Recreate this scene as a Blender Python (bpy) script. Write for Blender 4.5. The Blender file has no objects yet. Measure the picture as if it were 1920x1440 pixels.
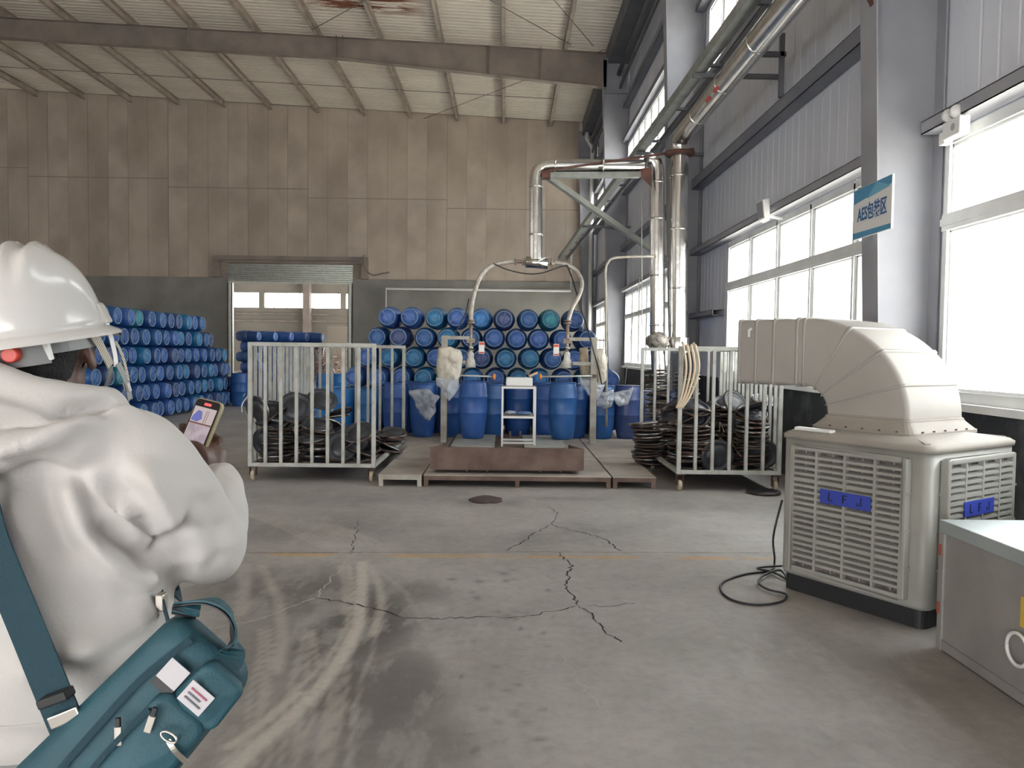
import bpy, bmesh, math, random
import numpy as np
from mathutils import Vector, Matrix, Euler, noise
random.seed(7)
S = bpy.context.scene
COL = S.collection
# ------------------------------------------------------------------ camera
F = 1442.0
YC = Vector((-13.0, 59.0, -F)).normalized()
XC = Vector((1.0, -0.012, -(13 + .012 * 59) / F)); XC = (XC - YC * XC.dot(YC)).normalized()
ZC = XC.cross(YC).normalized()
R = Matrix((XC, YC, ZC))
CAM = Vector((0, 0, 1.6))
cd = bpy.data.cameras.new('camera'); co = bpy.data.objects.new('camera', cd); COL.objects.link(co)
cd.sensor_fit = 'HORIZONTAL'; cd.sensor_width = 36.0; cd.lens = 36.0 * F / 1920.0
cd.clip_start = .05; cd.clip_end = 500
co.matrix_world = Matrix.Translation(CAM) @ R.to_4x4()
S.camera = co
# ------------------------------------------------------------------ light
w = bpy.data.worlds.new('overcast_sky'); S.world = w; w.use_nodes = True
bg = w.node_tree.nodes['Background']
bg.inputs[0].default_value = (.97, .975, .98, 1); bg.inputs[1].default_value = 6.9
S.view_settings.view_transform = 'Standard'; S.view_settings.look = 'None'
S.view_settings.gamma = 1; S.view_settings.use_curve_mapping = False
S.view_settings.exposure = 0.44
S.cycles.max_bounces = 10; S.cycles.diffuse_bounces = 6; S.cycles.glossy_bounces = 3
S.cycles.transparent_max_bounces = 12; S.cycles.transmission_bounces = 4
S.cycles.sample_clamp_indirect = 6; S.cycles.caustics_reflective = False; S.cycles.caustics_refractive = False
sl = bpy.data.lights.new('sun', 'SUN'); sl.energy = 75; sl.angle = .02; sl.color = (1, .96, .9)
so = bpy.data.objects.new('sun', sl); COL.objects.link(so); so.rotation_euler = (math.radians(42), 0, math.radians(4))
def portal(cx, cy, cz, sx, sy, rot):
    l = bpy.data.lights.new('window_portal', 'AREA'); l.shape = 'RECTANGLE'; l.size = sx; l.size_y = sy
    l.cycles.is_portal = True
    o = bpy.data.objects.new('window_portal', l); o.location = (cx, cy, cz); o.rotation_euler = rot; COL.objects.link(o)

def at(px, py, Y):
    v = R @ Vector((px - 960, 720 - py, -F)); t = Y / v.y
    return CAM + v * t
def ground(px, py, z=0.0):
    v = R @ Vector((px - 960, 720 - py, -F)); t = (z - CAM.z) / v.z
    return CAM + v * t

# ------------------------------------------------------------------ mesh builder
class MB:
    def __init__(s): s.v = []; s.f = []; s.sm = []
    def add(s, vs, fs, smooth=False):
        n = len(s.v); s.v += [tuple(v) for v in vs]; s.f += [tuple(i + n for i in f) for f in fs]; s.sm += [smooth] * len(fs); return s
    def box(s, x0, x1, y0, y1, z0, z1):
        vs = [(x0,y0,z0),(x1,y0,z0),(x1,y1,z0),(x0,y1,z0),(x0,y0,z1),(x1,y0,z1),(x1,y1,z1),(x0,y1,z1)]
        return s.add(vs, [(0,3,2,1),(4,5,6,7),(0,1,5,4),(1,2,6,5),(2,3,7,6),(3,0,4,7)])
    def hexa(s, vs):
        return s.add(vs, [(0,3,2,1),(4,5,6,7),(0,1,5,4),(1,2,6,5),(2,3,7,6),(3,0,4,7)])
    def bar(s, p, q, w, h, up=(0,0,1)):
        p = Vector(p); q = Vector(q); d = (q - p).normalized(); up = Vector(up)
        if abs(d.dot(up)) > .98: up = Vector((0,1,0))
        a = d.cross(up).normalized() * (w / 2); b = a.cross(d).normalized() * (h / 2)
        return s.hexa([p-a-b, p+a-b, p+a+b, p-a+b, q-a-b, q+a-b, q+a+b, q-a+b])
    def loft(s, rings, cap=True, smooth=True, close=True):
        n = len(rings[0]); vs = [v for r in rings for v in r]; fs = []
        m = n if close else n - 1
        for i in range(len(rings) - 1):
            for j in range(m):
                k = (j + 1) % n; fs.append((i*n+j, i*n+k, (i+1)*n+k, (i+1)*n+j))
        s.add(vs, fs, smooth)
        if cap and close:
            s.add(rings[0], [tuple(reversed(range(n)))]); s.add(rings[-1], [tuple(range(n))])
        return s
    def tube(s, path, r, seg=10, cap=True, flat=1.0, smooth=True):
        P = [Vector(p) for p in path]; n = len(P); rr = r if isinstance(r, (list, tuple)) else [r] * n
        rings = []; d0 = (P[1] - P[0]).normalized()
        u = d0.cross(Vector((0,0,1)));  u = Vector((1,0,0)) if u.length < 1e-3 else u.normalized()
        for i in range(n):
            d = (P[min(i+1,n-1)] - P[max(i-1,0)]).normalized()
            u = (u - d * u.dot(d)).normalized(); b = d.cross(u)
            rings.append([P[i] + u * (math.cos(2*math.pi*k/seg) * rr[i]) + b * (math.sin(2*math.pi*k/seg) * rr[i] * flat) for k in range(seg)])
        return s.loft(rings, cap, smooth)
    def cyl(s, p, q, r, r2=None, seg=16, cap=True):
        return s.tube([p, q], [r, r if r2 is None else r2], seg, cap)
    def lathe(s, prof, seg=20, c=(0,0,0), axis='z', smooth=True, flip=False):
        rings = []
        for (r, z) in prof:
            ring = []
            for k in range(seg):
                a = 2*math.pi*k/seg; x, y = r*math.cos(a), r*math.sin(a)
                v = (x, y, z) if axis == 'z' else ((x, -z, y) if axis == '-y' else (z, x, y))
                ring.append((v[0]+c[0], v[1]+c[1], v[2]+c[2]))
            rings.append(ring)
        if flip: rings = rings[::-1]
        return s.loft(rings, True, smooth)
    def mesh(s, name, off=(0,0,0), auto=True):
        me = bpy.data.meshes.new(name); o = Vector(off)
        me.from_pydata([(v[0]-o[0], v[1]-o[1], v[2]-o[2]) for v in s.v], [], s.f)
        me.polygons.foreach_set('use_smooth', s.sm); me.update(); return me
def weld(me, d=1e-5):
    b = bmesh.new(); b.from_mesh(me); bmesh.ops.remove_doubles(b, verts=b.verts, dist=d)
    bmesh.ops.recalc_face_normals(b, faces=b.faces); b.to_mesh(me); b.free()

def tag(o, label=None, cat=None, group=None, kind=None):
    if label: o['label'] = label
    if cat: o['category'] = cat
    if group: o['group'] = group
    if kind: o['kind'] = kind
    return o
def empty(name, loc, rz=0, label=None, cat=None, group=None, kind=None):
    o = bpy.data.objects.new(name, None); o.location = loc; o.rotation_euler = (0,0,rz); o.empty_display_size = .1
    COL.objects.link(o); return tag(o, label, cat, group, kind)
def rootof(o):
    p = Vector((0,0,0))
    while o is not None: p += o.location; o = o.parent
    return p
def obj(name, mb, m, parent=None, bevel=0, local=False, w_=True, bseg=2):
    """link the builder as one mesh object; world coordinates unless local"""
    off = (0,0,0) if (local or parent is None) else rootof(parent)
    me = mb.mesh(name, off)
    if w_: weld(me)
    if m: me.materials.append(m)
    o = bpy.data.objects.new(name, me); COL.objects.link(o)
    if parent: o.parent = parent
    if bevel:
        b = o.modifiers.new('bevel', 'BEVEL'); b.width = bevel; b.segments = bseg; b.limit_method = 'ANGLE'; b.angle_limit = .6
    return o
def single(name, mb, m, loc, label, cat, group=None, bevel=0, kind=None):
    """a thing that is one mesh, its origin at loc"""
    me = mb.mesh(name, loc); weld(me); me.materials.append(m)
    o = bpy.data.objects.new(name, me); o.location = loc; COL.objects.link(o)
    if bevel:
        b = o.modifiers.new('bevel', 'BEVEL'); b.width = bevel; b.segments = 2; b.limit_method = 'ANGLE'; b.angle_limit = .6
    return tag(o, label, cat, group, kind)
def copy_tree(o, kids=None):
    c = o.copy(); COL.objects.link(c)
    for ch in o.children:
        k = ch.copy(); COL.objects.link(k); k.parent = c
        for g in ch.children:
            q = g.copy(); COL.objects.link(q); q.parent = k
    return c

# ------------------------------------------------------------------ materials
def mat(name, col, rough=.6, metal=0.0, col2=None, scale=4.0, detail=4, bump=0.0, bscale=None, lo=.35, hi=.65, stretch=None, coat=0, spec=.5, alpha=None, trans=0):
    m = bpy.data.materials.new(name); m.use_nodes = True; nt = m.node_tree; N = nt.nodes; L = nt.links
    p = N['Principled BSDF']; p.inputs['Roughness'].default_value = rough; p.inputs['Metallic'].default_value = metal
    p.inputs['Specular IOR Level'].default_value = spec; p.inputs['Coat Weight'].default_value = coat
    p.inputs['Base Color'].default_value = (*col, 1)
    if trans: p.inputs['Transmission Weight'].default_value = trans
    tc = N.new('ShaderNodeTexCoord'); mp = N.new('ShaderNodeMapping'); L.new(tc.outputs['Object'], mp.inputs[0])
    if stretch: mp.inputs['Scale'].default_value = stretch
    if col2:
        n = N.new('ShaderNodeTexNoise'); n.inputs['Scale'].default_value = scale; n.inputs['Detail'].default_value = detail
        L.new(mp.outputs[0], n.inputs['Vector'])
        r = N.new('ShaderNodeValToRGB'); r.color_ramp.elements[0].position = lo; r.color_ramp.elements[1].position = hi
        r.color_ramp.elements[0].color = (*col, 1); r.color_ramp.elements[1].color = (*col2, 1)
        L.new(n.outputs['Fac'], r.inputs[0]); L.new(r.outputs[0], p.inputs['Base Color'])
    if bump:
        n2 = N.new('ShaderNodeTexNoise'); n2.inputs['Scale'].default_value = bscale or scale * 4; n2.inputs['Detail'].default_value = 5
        L.new(mp.outputs[0], n2.inputs['Vector'])
        b = N.new('ShaderNodeBump'); b.inputs['Strength'].default_value = bump; b.inputs['Distance'].default_value = .02
        L.new(n2.outputs['Fac'], b.inputs['Height']); L.new(b.outputs[0], p.inputs['Normal'])
    return m
def glassmat(name, tint, gl=.08, rough=.05):
    m = bpy.data.materials.new(name); m.use_nodes = True; N = m.node_tree.nodes; L = m.node_tree.links
    N.remove(N['Principled BSDF']); out = N['Material Output']
    t = N.new('ShaderNodeBsdfTransparent'); t.inputs[0].default_value = (*tint, 1)
    g = N.new('ShaderNodeBsdfGlossy'); g.inputs['Roughness'].default_value = rough
    x = N.new('ShaderNodeMixShader'); x.inputs[0].default_value = gl
    L.new(t.outputs[0], x.inputs[1]); L.new(g.outputs[0], x.inputs[2]); L.new(x.outputs[0], out.inputs[0]); return m

M = {}
M['alc'] = mat('aerated_concrete', (.45,.385,.325), .95, col2=(.31,.26,.215), scale=.5, detail=8, bump=.25, bscale=9, stretch=(1,1,.7))
M['alc2'] = mat('aerated_concrete_pale', (.46,.395,.335), .95, col2=(.33,.28,.235), scale=.6, detail=8, bump=.25, bscale=9)
M['joint'] = mat('joint_mortar', (.24,.205,.17), .95)
M['render'] = mat('cement_render', (.17,.165,.155), .95, col2=(.24,.235,.22), scale=.8, detail=10, bump=.3, bscale=6)
M['clad'] = mat('wall_sheet', (.71,.735,.80), .55, .0, col2=(.63,.655,.72), scale=1.2, detail=5, stretch=(1,1,.15))
M['steel'] = mat('grey_steel_paint', (.325,.33,.36), .5, 0, col2=(.265,.27,.295), scale=1.5, detail=6)
M['steel_dark'] = mat('dark_steel_paint', (.10,.105,.125), .55, 0, col2=(.14,.14,.15), scale=2)
M['girt'] = mat('girt_paint', (.17,.18,.215), .55, 0, col2=(.22,.225,.25), scale=2)
M['rafter'] = mat('dusty_steel', (.17,.145,.13), .75, 0, col2=(.24,.20,.17), scale=1.5, detail=7)
M['purlin'] = mat('purlin_galvanised', (.42,.36,.30), .6, .0, col2=(.30,.25,.21), scale=2.5, detail=6)
M['frame'] = mat('white_window_frame', (.80,.81,.80), .4, 0, col2=(.70,.71,.70), scale=3)
M['glass'] = glassmat('window_glass', (.97,.985,.98))
M['dado'] = mat('sooty_plinth', (.035,.038,.045), .9, col2=(.12,.12,.13), scale=3.5, detail=10, lo=.5, hi=.78)
M['galv'] = mat('galvanised', (.58,.61,.57), .40, .25, col2=(.48,.50,.47), scale=6, detail=5)
M['alu'] = mat('aluminium_cladding', (.80,.79,.76), .23, 1.0, col2=(.66,.65,.62), scale=5, detail=4, bump=.12, bscale=10)
M['tube'] = mat('painted_tube', (.41,.42,.39), .5, .0, col2=(.26,.25,.21), scale=7, detail=8, lo=.45, hi=.75)
M['rust'] = mat('rusty_steel', (.10,.062,.05), .8, .1, col2=(.17,.12,.10), scale=4, detail=10, bump=.3, bscale=25)
M['rust2'] = mat('rust_bracket', (.13,.055,.04), .85, 0, col2=(.08,.04,.035), scale=6)
M['deck'] = mat('deck_plate', (.34,.305,.27), .75, .0, col2=(.45,.41,.37), scale=3, detail=8, bump=.2, bscale=20)
M['black'] = mat('black_rubber', (.018,.018,.02), .55)
M['white'] = mat('white_plastic', (.74,.74,.72), .35)
M['pvc'] = mat('pvc_pipe', (.62,.62,.60), .4)
M['grayplastic'] = mat('grey_plastic', (.30,.31,.32), .45)
# ================================================================== STRUCTURE
XW = 3.8; YB = 32.7
def zroof(x): return 11.43 - .042 * x
XL = -27.0; YR = -9.0
COLS = [6.9, 15.3, 24.6]

# ---- floor: dense near the camera so that the wear keeps its shape
def polyd(P, pts):
    d = np.full(len(P), 1e9)
    for a, b in zip(pts[:-1], pts[1:]):
        a = np.array(a); b = np.array(b); ab = b - a
        t = np.clip(((P - a) @ ab) / (ab @ ab + 1e-12), 0, 1)
        d = np.minimum(d, np.linalg.norm(P - (a + t[:, None] * ab), axis=1))
    return d
def gl(pts): return [(ground(*p).x, ground(*p).y) for p in pts]
gx = np.concatenate([np.linspace(XL, -6, 8), np.arange(-5.5, 3.8, .022), [3.8]]) 
gy = np.concatenate([np.linspace(YR, 1.5, 6), np.arange(1.8, 12.5, .022), np.linspace(12.8, 66, 24)])
GX, GY = np.meshgrid(gx, gy); P2 = np.stack([GX.ravel(), GY.ravel()], 1)
nx, ny = len(gx), len(gy)
me = bpy.data.meshes.new('floor'); me.vertices.add(len(P2))
me.vertices.foreach_set('co', np.column_stack([P2, np.zeros(len(P2))]).astype(np.float32).ravel())
I = (np.arange(ny - 1)[:, None] * nx + np.arange(nx - 1)[None, :]).ravel()
fc = np.stack([I, I + 1, I + nx + 1, I + nx], 1).astype(np.int32)
me.loops.add(fc.size); me.loops.foreach_set('vertex_index', fc.ravel())
me.polygons.add(len(fc)); me.polygons.foreach_set('loop_start', np.arange(0, fc.size, 4, dtype=np.int32)); me.polygons.foreach_set('loop_total', np.full(len(fc), 4, dtype=np.int32)); me.update()
# wear mask: >0 paler scraped track, <0 darker stain
wear = np.zeros(len(P2)); dark = np.zeros(len(P2))
def arc(pts, wd, amt):
    global wear
    d = polyd(P2, gl(pts)); wear = np.maximum(wear, amt * np.exp(-(d / wd) ** 4))
arc([(680,1055),(678,1100),(672,1170),(650,1220),(600,1290),(540,1350),(480,1400),(440,1440)], .045, 1)
arc([(655,1060),(660,1110),(650,1180),(610,1240),(560,1290),(480,1370),(420,1430)], .02, .6)
arc([(695,1062),(712,1100),(716,1140),(700,1190)], .03, .6)
arc([(640,1062),(650,1100),(646,1150)], .03, .5)
arc([(560,1300),(500,1350),(430,1400)], .03, .8)
arc([(490,1060),(520,1120),(530,1190),(520,1260)], .035, .45)
arc([(455,1060),(460,1100),(450,1150)], .05, .4)
arc([(700,1060),(760,1110),(800,1180)], .02, .25)
for k in range(9): arc([(450+k*22,960+k*3),(520+k*24,985+k*4),(600+k*14,1025)], .025, .35)
for k in range(14):
    x0 = random.uniform(440, 700); arc([(x0,1440),(x0+random.uniform(10,60),1300),(x0+random.uniform(30,80),1180)], .012, .4)
def blotch(px, py, rx, ry, amt, pw=2):
    global dark
    c = ground(px, py); d = ((P2[:,0]-c.x)/rx)**2 + ((P2[:,1]-c.y)/ry)**2
    dark = np.maximum(dark, amt * np.exp(-d ** (pw/2)))
blotch(690,1170,.34,.75,.9,4); blotch(640,1290,.30,.5,.8,4); blotch(560,1110,.65,.6,.7,3); blotch(520,1390,.5,.4,.6,3); blotch(460,1230,.6,.8,.55,3)
blotch(720,1300,.35,.6,.75,5); blotch(700,1400,.5,.35,.6,4); blotch(480,1100,.5,.5,.6,4); blotch(620,1200,.3,.4,.8,4); blotch(760,1110,.35,.3,.6,3); blotch(850,1240,.9,.8,.25); blotch(560,990,1.0,.6,.45); blotch(1100,1000,.35,.5,.4); blotch(1020,1010,.5,.35,.35); blotch(1540,1230,.7,.6,.35); blotch(1700,1300,.8,.4,.3)
blotch(900,940,.55,.25,.5); blotch(1050,935,.6,.15,.35); blotch(1340,950,1.2,.3,.25); blotch(1600,1400,.6,.3,.3); blotch(600,930,1.2,.4,.3)
for k in range(90):
    blotch(random.gauss(900,80), random.uniform(1060,1420), random.uniform(.012,.04), random.uniform(.015,.05), random.uniform(.25,.7))
paint = np.zeros(len(P2)); ya = ground(470,1041).y; yb = ground(1450,1046).y; yc = (ya + yb) / 2
dpl = np.abs(P2[:,1] - (yc + (P2[:,0]) * .004)); paint = np.exp(-(dpl/.042)**6)
at_ = me.color_attributes.new('wear', 'FLOAT_COLOR', 'POINT')
at_.data.foreach_set('color', np.column_stack([wear, dark, paint, np.ones(len(P2))]).astype(np.float32).ravel())
fm = bpy.data.materials.new('concrete_floor'); fm.use_nodes = True; nt = fm.node_tree; N = nt.nodes; L = nt.links; p = N['Principled BSDF']
tc = N.new('ShaderNodeTexCoord'); va = N.new('ShaderNodeVertexColor'); va.layer_name = 'wear'; sp = N.new('ShaderNodeSeparateColor'); L.new(va.outputs[0], sp.inputs[0])
def nz(sc, det=6, st=(1,1,1)):
    mp = N.new('ShaderNodeMapping'); mp.inputs['Scale'].default_value = st; L.new(tc.outputs['Object'], mp.inputs[0])
    n = N.new('ShaderNodeTexNoise'); n.inputs['Scale'].default_value = sc; n.inputs['Detail'].default_value = det; n.inputs['Roughness'].default_value = .62; L.new(mp.outputs[0], n.inputs[0]); return n.outputs['Fac']
def ramp(src, stops):
    r = N.new('ShaderNodeValToRGB'); e = r.color_ramp.elements
    while len(e) < len(stops): e.new(.5)
    for q, (ps, c) in zip(e, stops): q.position = ps; q.color = (*c, 1)
    L.new(src, r.inputs[0]); return r.outputs[0]
def mixc(f, a, b, mode='MIX'):
    x = N.new('ShaderNodeMix'); x.data_type = 'RGBA'; x.blend_type = mode
    if isinstance(f, float): x.inputs[0].default_value = f
    else: L.new(f, x.inputs[0])
    for s_, i in ((a, 6), (b, 7)):
        if isinstance(s_, tuple): x.inputs[i].default_value = (*s_, 1)
        else: L.new(s_, x.inputs[i])
    return x.outputs[2]
def mth(op, a, b):
    x = N.new('ShaderNodeMath'); x.operation = op; x.use_clamp = True
    for s_, i in ((a, 0), (b, 1)):
        if isinstance(s_, float): x.inputs[i].default_value = s_
        else: L.new(s_, x.inputs[i])
    return x.outputs[0]
base = ramp(nz(.9, 8), [(.3, (.29,.278,.265)), (.5, (.36,.345,.33)), (.7, (.41,.395,.375))])
fine = ramp(nz(14, 8), [(.3, (.86,.86,.86)), (.55, (1,1,1)), (.7, (1.05,1.05,1.04))])
base = mixc(1.0, base, fine, 'MULTIPLY')
scr = ramp(nz(5, 8, (1, .35, 1)), [(.42, (0,0,0)), (.62, (1,1,1))])
dk = mth('MULTIPLY', sp.outputs[1], mth('ADD', scr, .55))
base = mixc(dk, base, (.075,.066,.062))
base = mixc(mth('MULTIPLY', mth('MULTIPLY', sp.outputs[0], .95), mth('ADD', nz(20, 6), .35)), base, (.52,.485,.44))
pn = mth('MULTIPLY', sp.outputs[2], ramp(nz(2.2, 8), [(.42, (.03,.03,.03)), (.56, (.75,.75,.75))]))
base = mixc(pn, base, (.50,.30,.11))
L.new(base, p.inputs['Base Color'])
L.new(ramp(nz(3, 8), [(.3, (.42,.42,.42)), (.7, (.75,.75,.75))]), p.inputs['Roughness'])
bm_ = N.new('ShaderNodeBump'); bm_.inputs['Strength'].default_value = .25; bm_.inputs['Distance'].default_value = .01; L.new(nz(40, 6), bm_.inputs['Height']); L.new(bm_.outputs[0], p.inputs['Normal'])
me.materials.append(fm); floor = bpy.data.objects.new('floor', me); COL.objects.link(floor); tag(floor, kind='structure')
# cracks and the saw-cut joint: thin dark seams lying on the slab, each a part of the floor
M['crack'] = mat('crack_dirt', (.03,.028,.026), .95)
M['crack_pale'] = mat('crack_filler', (.42,.40,.37), .95)
def crack(px, wd=.007, m='crack', j=.02):
    pts = gl(px); q = []
    for a, b in zip(pts[:-1], pts[1:]):
        n = max(2, int(math.dist(a, b) / .035))
        for i in range(n):
            t = i / n; k = j if 0 < i else 0
            q.append((a[0] + (b[0]-a[0])*t + random.uniform(-k,k), a[1] + (b[1]-a[1])*t + random.uniform(-k,k)*1.2))
    q.append(pts[-1]); mb = MB(); vs = []; n = len(q)
    for i, c in enumerate(q):
        a = Vector(q[max(i-1,0)]); b = Vector(q[min(i+1,n-1)]); d = (b - a).normalized(); nn = Vector((-d.y, d.x)) * wd * random.uniform(.35,1.1) * (1 if 0 < i < n-1 else .1)
        vs += [(c[0]+nn.x, c[1]+nn.y, .0015), (c[0]-nn.x, c[1]-nn.y, .0015)]
    mb.add(vs, [(2*i, 2*i+1, 2*i+3, 2*i+2) for i in range(n-1)]); return obj('crack', mb, M[m], floor, w_=False)
crack([(1045,1035),(1072,1060),(1062,1090),(1066,1110),(1084,1135)], .008)
crack([(1084,1135),(1110,1150),(1130,1180),(1165,1205)], .006)
crack([(1084,1135),(1050,1145),(980,1157),(900,1157),(820,1160),(755,1157)], .006)
crack([(755,1157),(700,1140),(650,1130),(592,1122)], .007)
crack([(1084,1135),(1140,1137),(1190,1130)], .004)
crack([(592,1122),(620,1085),(645,1060),(658,1040)], .008, 'crack_pale')
crack([(592,1122),(530,1145),(470,1165),(400,1178),(380,1182)], .008, 'crack_pale')
crack([(1165,1033),(1130,1010),(1090,998),(1032,985)], .008)
crack([(1032,985),(1000,1000),(975,1020),(945,1032)], .007)
crack([(1032,985),(1048,965),(1030,950)], .005)
crack([(400,1037),(700,1036),(1000,1035),(1200,1036),(1460,1037)], .004, j=.002)
crack([(1050,1230),(1120,1320),(1200,1410)], .003, 'crack_pale')
crack([(658,1040),(665,1010),(672,975)], .004)

# ---- ceiling: ribbed sheets, purlins, tapered rafters
ceil_m = bpy.data.materials.new('roof_sheet'); ceil_m.use_nodes = True; nt = ceil_m.node_tree; N = nt.nodes; L = nt.links; p = N['Principled BSDF']; tc = N.new('ShaderNodeTexCoord')
p.inputs['Roughness'].default_value = .5; p.inputs['Metallic'].default_value = .15
b_ = ramp(nz(.8, 7), [(.3, (.70,.65,.56)), (.7, (.84,.78,.67))])
cx = N.new('ShaderNodeSeparateXYZ'); L.new(tc.outputs['Object'], cx.inputs[0])
def band(o, c, h):
    a = N.new('ShaderNodeMath'); a.operation = 'SUBTRACT'; L.new(o, a.inputs[0]); a.inputs[1].default_value = c
    q = N.new('ShaderNodeMath'); q.operation = 'ABSOLUTE'; L.new(a.outputs[0], q.inputs[0])
    z = N.new('ShaderNodeMapRange'); L.new(q.outputs[0], z.inputs[0]); z.inputs[1].default_value = h*.6; z.inputs[2].default_value = h; z.inputs[3].default_value = 1; z.inputs[4].default_value = 0; return z.outputs[0]
rm = mth('MULTIPLY', mth('MULTIPLY', band(cx.outputs[0], -4.2, 1.9), band(cx.outputs[1], 22.4, 1.0)), ramp(nz(1.6, 8, (.5, 3, 1)), [(.45, (0,0,0)), (.52, (1,1,1))]))
L.new(mixc(rm, b_, (.16,.045,.02)), p.inputs['Base Color'])
ceiling = empty('ceiling', (0,0,0), kind='structure')
def sheet_mesh(w0=.87):
    mb = MB(); prof = []
    for k in range(4):
        y = k * .2175; prof += [(y, 0), (y+.13, 0), (y+.15, .035), (y+.195, .035)]
    prof.append((w0, 0)); prof.append((w0 + .13, -.004))
    x0, x1 = XL, 3.2
    vs = [];  n = len(prof)
    for (y, z) in prof: vs += [(x0, y, zroof(x0) + z), (x1, y, zroof(x1) + z)]
    mb.add(vs, [(2*i, 2*i+1, 2*i+3, 2*i+2) for i in range(n-1)])
    vs2 = [(v[0], v[1], v[2] + .06) for v in vs]; mb.add(vs2, [(2*i, 2*i+2, 2*i+3, 2*i+1) for i in range(n-1)])
    me = mb.mesh('roof_sheet'); me.materials.append(ceil_m); return me
# world-anchored coordinates for rust need the mesh in place, so each sheet is its own small mesh
ys = YR
while ys < YB:
    me_ = sheet_mesh()
    me_.transform(Matrix.Translation((0, ys, random.uniform(0, .006))))
    o = bpy.data.objects.new('roof_sheet', me_); COL.objects.link(o); o.parent = ceiling; ys += .87
# C purlins
px_ = [1.72 - 1.945 * k for k in range(15)]
for X in px_:
    for (ya_, yb_) in [(YR, COLS[0]), (COLS[0], COLS[1]), (COLS[1], COLS[2]), (COLS[2], YB)]:
        mb = MB(); zt = zroof(X) - .005; zb = zt - .25
        mb.box(X-.004, X+.004, ya_, yb_, zb, zt); mb.box(X-.004, X+.11, ya_, yb_, zt-.006, zt); mb.box(X-.004, X+.11, ya_, yb_, zb, zb+.006); mb.box(X+.104, X+.11, ya_, yb_, zb, zb+.025)
        obj('purlin', mb, M['purlin'], ceiling)
# sag rods between the purlins
for Y in (26.6, 29.6, 21.3, 18.2):
    mb = MB(); mb.tube([(px_[-1], Y, zroof(px_[-1]) - .12), (px_[0], Y, zroof(px_[0]) - .12)], .008, 5); mb.tube([(px_[-1], Y+.12, zroof(px_[-1]) - .07), (px_[0], Y+.12, zroof(px_[0]) - .07)], .008, 5)
    obj('sag_rod', mb, M['rafter'], ceiling)
for a, b in (((1.9, 24), (-6, 15.3)), ((-6, 24), (1.9, 15.3)), ((3, 24.2), (-3.5, 32.5)), ((2.6,24),( -1.5,15.5))):
    mb = MB(); mb.tube([(a[0], a[1], zroof(a[0]) - .28), (b[0], b[1], zroof(b[0]) - .28)], .012, 5); obj('cross_brace', mb, M['rafter'], ceiling)
def rafter(Y):
    st = [(3.1, 1.08), (2.8, 1.05), (-5.4, .64), (-15.8, .62), (XL, .9)]
    mb = MB(); vs = []
    for s_ in (-.006, .006):
        for (x, d) in st: zt = zroof(x) - .26; vs += [(x, Y+s_, zt), (x, Y+s_, zt-d)]
    n = len(st); fs = []
    for i in range(n-1): fs += [(2*i, 2*i+1, 2*i+3, 2*i+2), (2*n+2*i, 2*n+2*i+2, 2*n+2*i+3, 2*n+2*i+1)]
    mb.add(vs, fs); web = obj('rafter', mb, M['rafter'], ceiling)
    mb = MB()
    for a, b in zip(st[:-1], st[1:]):
        mb.bar((a[0], Y, zroof(a[0])-.265), (b[0], Y, zroof(b[0])-.265), .24, .014); mb.bar((a[0], Y, zroof(a[0])-.26-a[1]), (b[0], Y, zroof(b[0])-.26-b[1]), .24, .014)
    obj('flange', mb, M['rafter'], web)
    mb = MB()
    for (x, d) in ((-5.4,.64), (-5.2,.65), (-.6,.9), (-10,.63), (1.0,.97)):
        zt = zroof(x) - .215; mb.box(x-.01, x+.01, Y-.115, Y+.115, zt-d, zt)
    obj('stiffener', mb, M['rafter'], web)
for Y in COLS: rafter(Y)

gm = MB(); gm.box(XW+.4, 70, -30, 90, -.2, -.02); tag(obj('ground', gm, mat('yard_concrete', (.50,.48,.45), .9, col2=(.44,.42,.39), scale=1)), kind='structure')
# ---- back wall
wb = empty('wall_back', (0, YB, 0), kind='structure')
DX0, DX1, DZ = -11.68, -6.46, 5.21
mb = MB(); T = .25
mb.box(XL, DX0, YB, YB+T, 0, 13); mb.box(DX1, XW, YB, YB+T, 0, 12); mb.box(DX0, DX1, YB, YB+T, DZ, 13)
obj('joint_backing', mb, M['joint'], wb)
z0p = 4.62
mb = MB(); mb.box(XL, DX0-.02, YB-.10, YB+.02, 0, z0p-.02); mb.box(DX1+.02, XW, YB-.10, YB+.02, 0, z0p-.02)
obj('cement_base', mb, M['render'], wb)
bx = [(-947/44.1)+(63/44.1) + 5.84*k - 5.84*2 for k in range(8)]
k = 0
pw = 5.84 / 7
for bi in range(7):
    X0 = bx[bi]
    zj = 1.6 + (649.6 - 320) / 44.1 - .36 * (bi - 1)
    zs = zj - 0.0
    for s_ in range(7):
        xa = X0 + s_ * pw; xb_ = xa + pw
        if xb_ < XL or xa > XW - .05: continue
        xa = max(xa, XL); xb2 = min(xb_, XW - .02); g = .005 if s_ else .016
        pr = random.uniform(.016, .024)
        for lo_, hi_ in ((z0p, zs - .018), (zs + .018, None)):
            za = zroof(xa) - .02 if hi_ is None else hi_; zb = zroof(xb2) - .02 if hi_ is None else hi_
            segs = [(xa + g, xb2 - .005, lo_)]
            if lo_ == z0p and xa < DX1 and xb2 > DX0: 
                if DZ > z0p: segs = [(xa + g, xb2 - .005, DZ + .22)]
            for (q0, q1, l0) in segs:
                mb = MB(); y0, y1 = YB - pr, YB
                mb.hexa([(q0,y0,l0),(q1,y0,l0),(q1,y1,l0),(q0,y1,l0),(q0,y0,za),(q1,y0,zb),(q1,y1,zb),(q0,y1,za)])
                obj('panel', mb, M['alc'] if (s_ + bi) % 3 else M['alc2'], wb)
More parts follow.
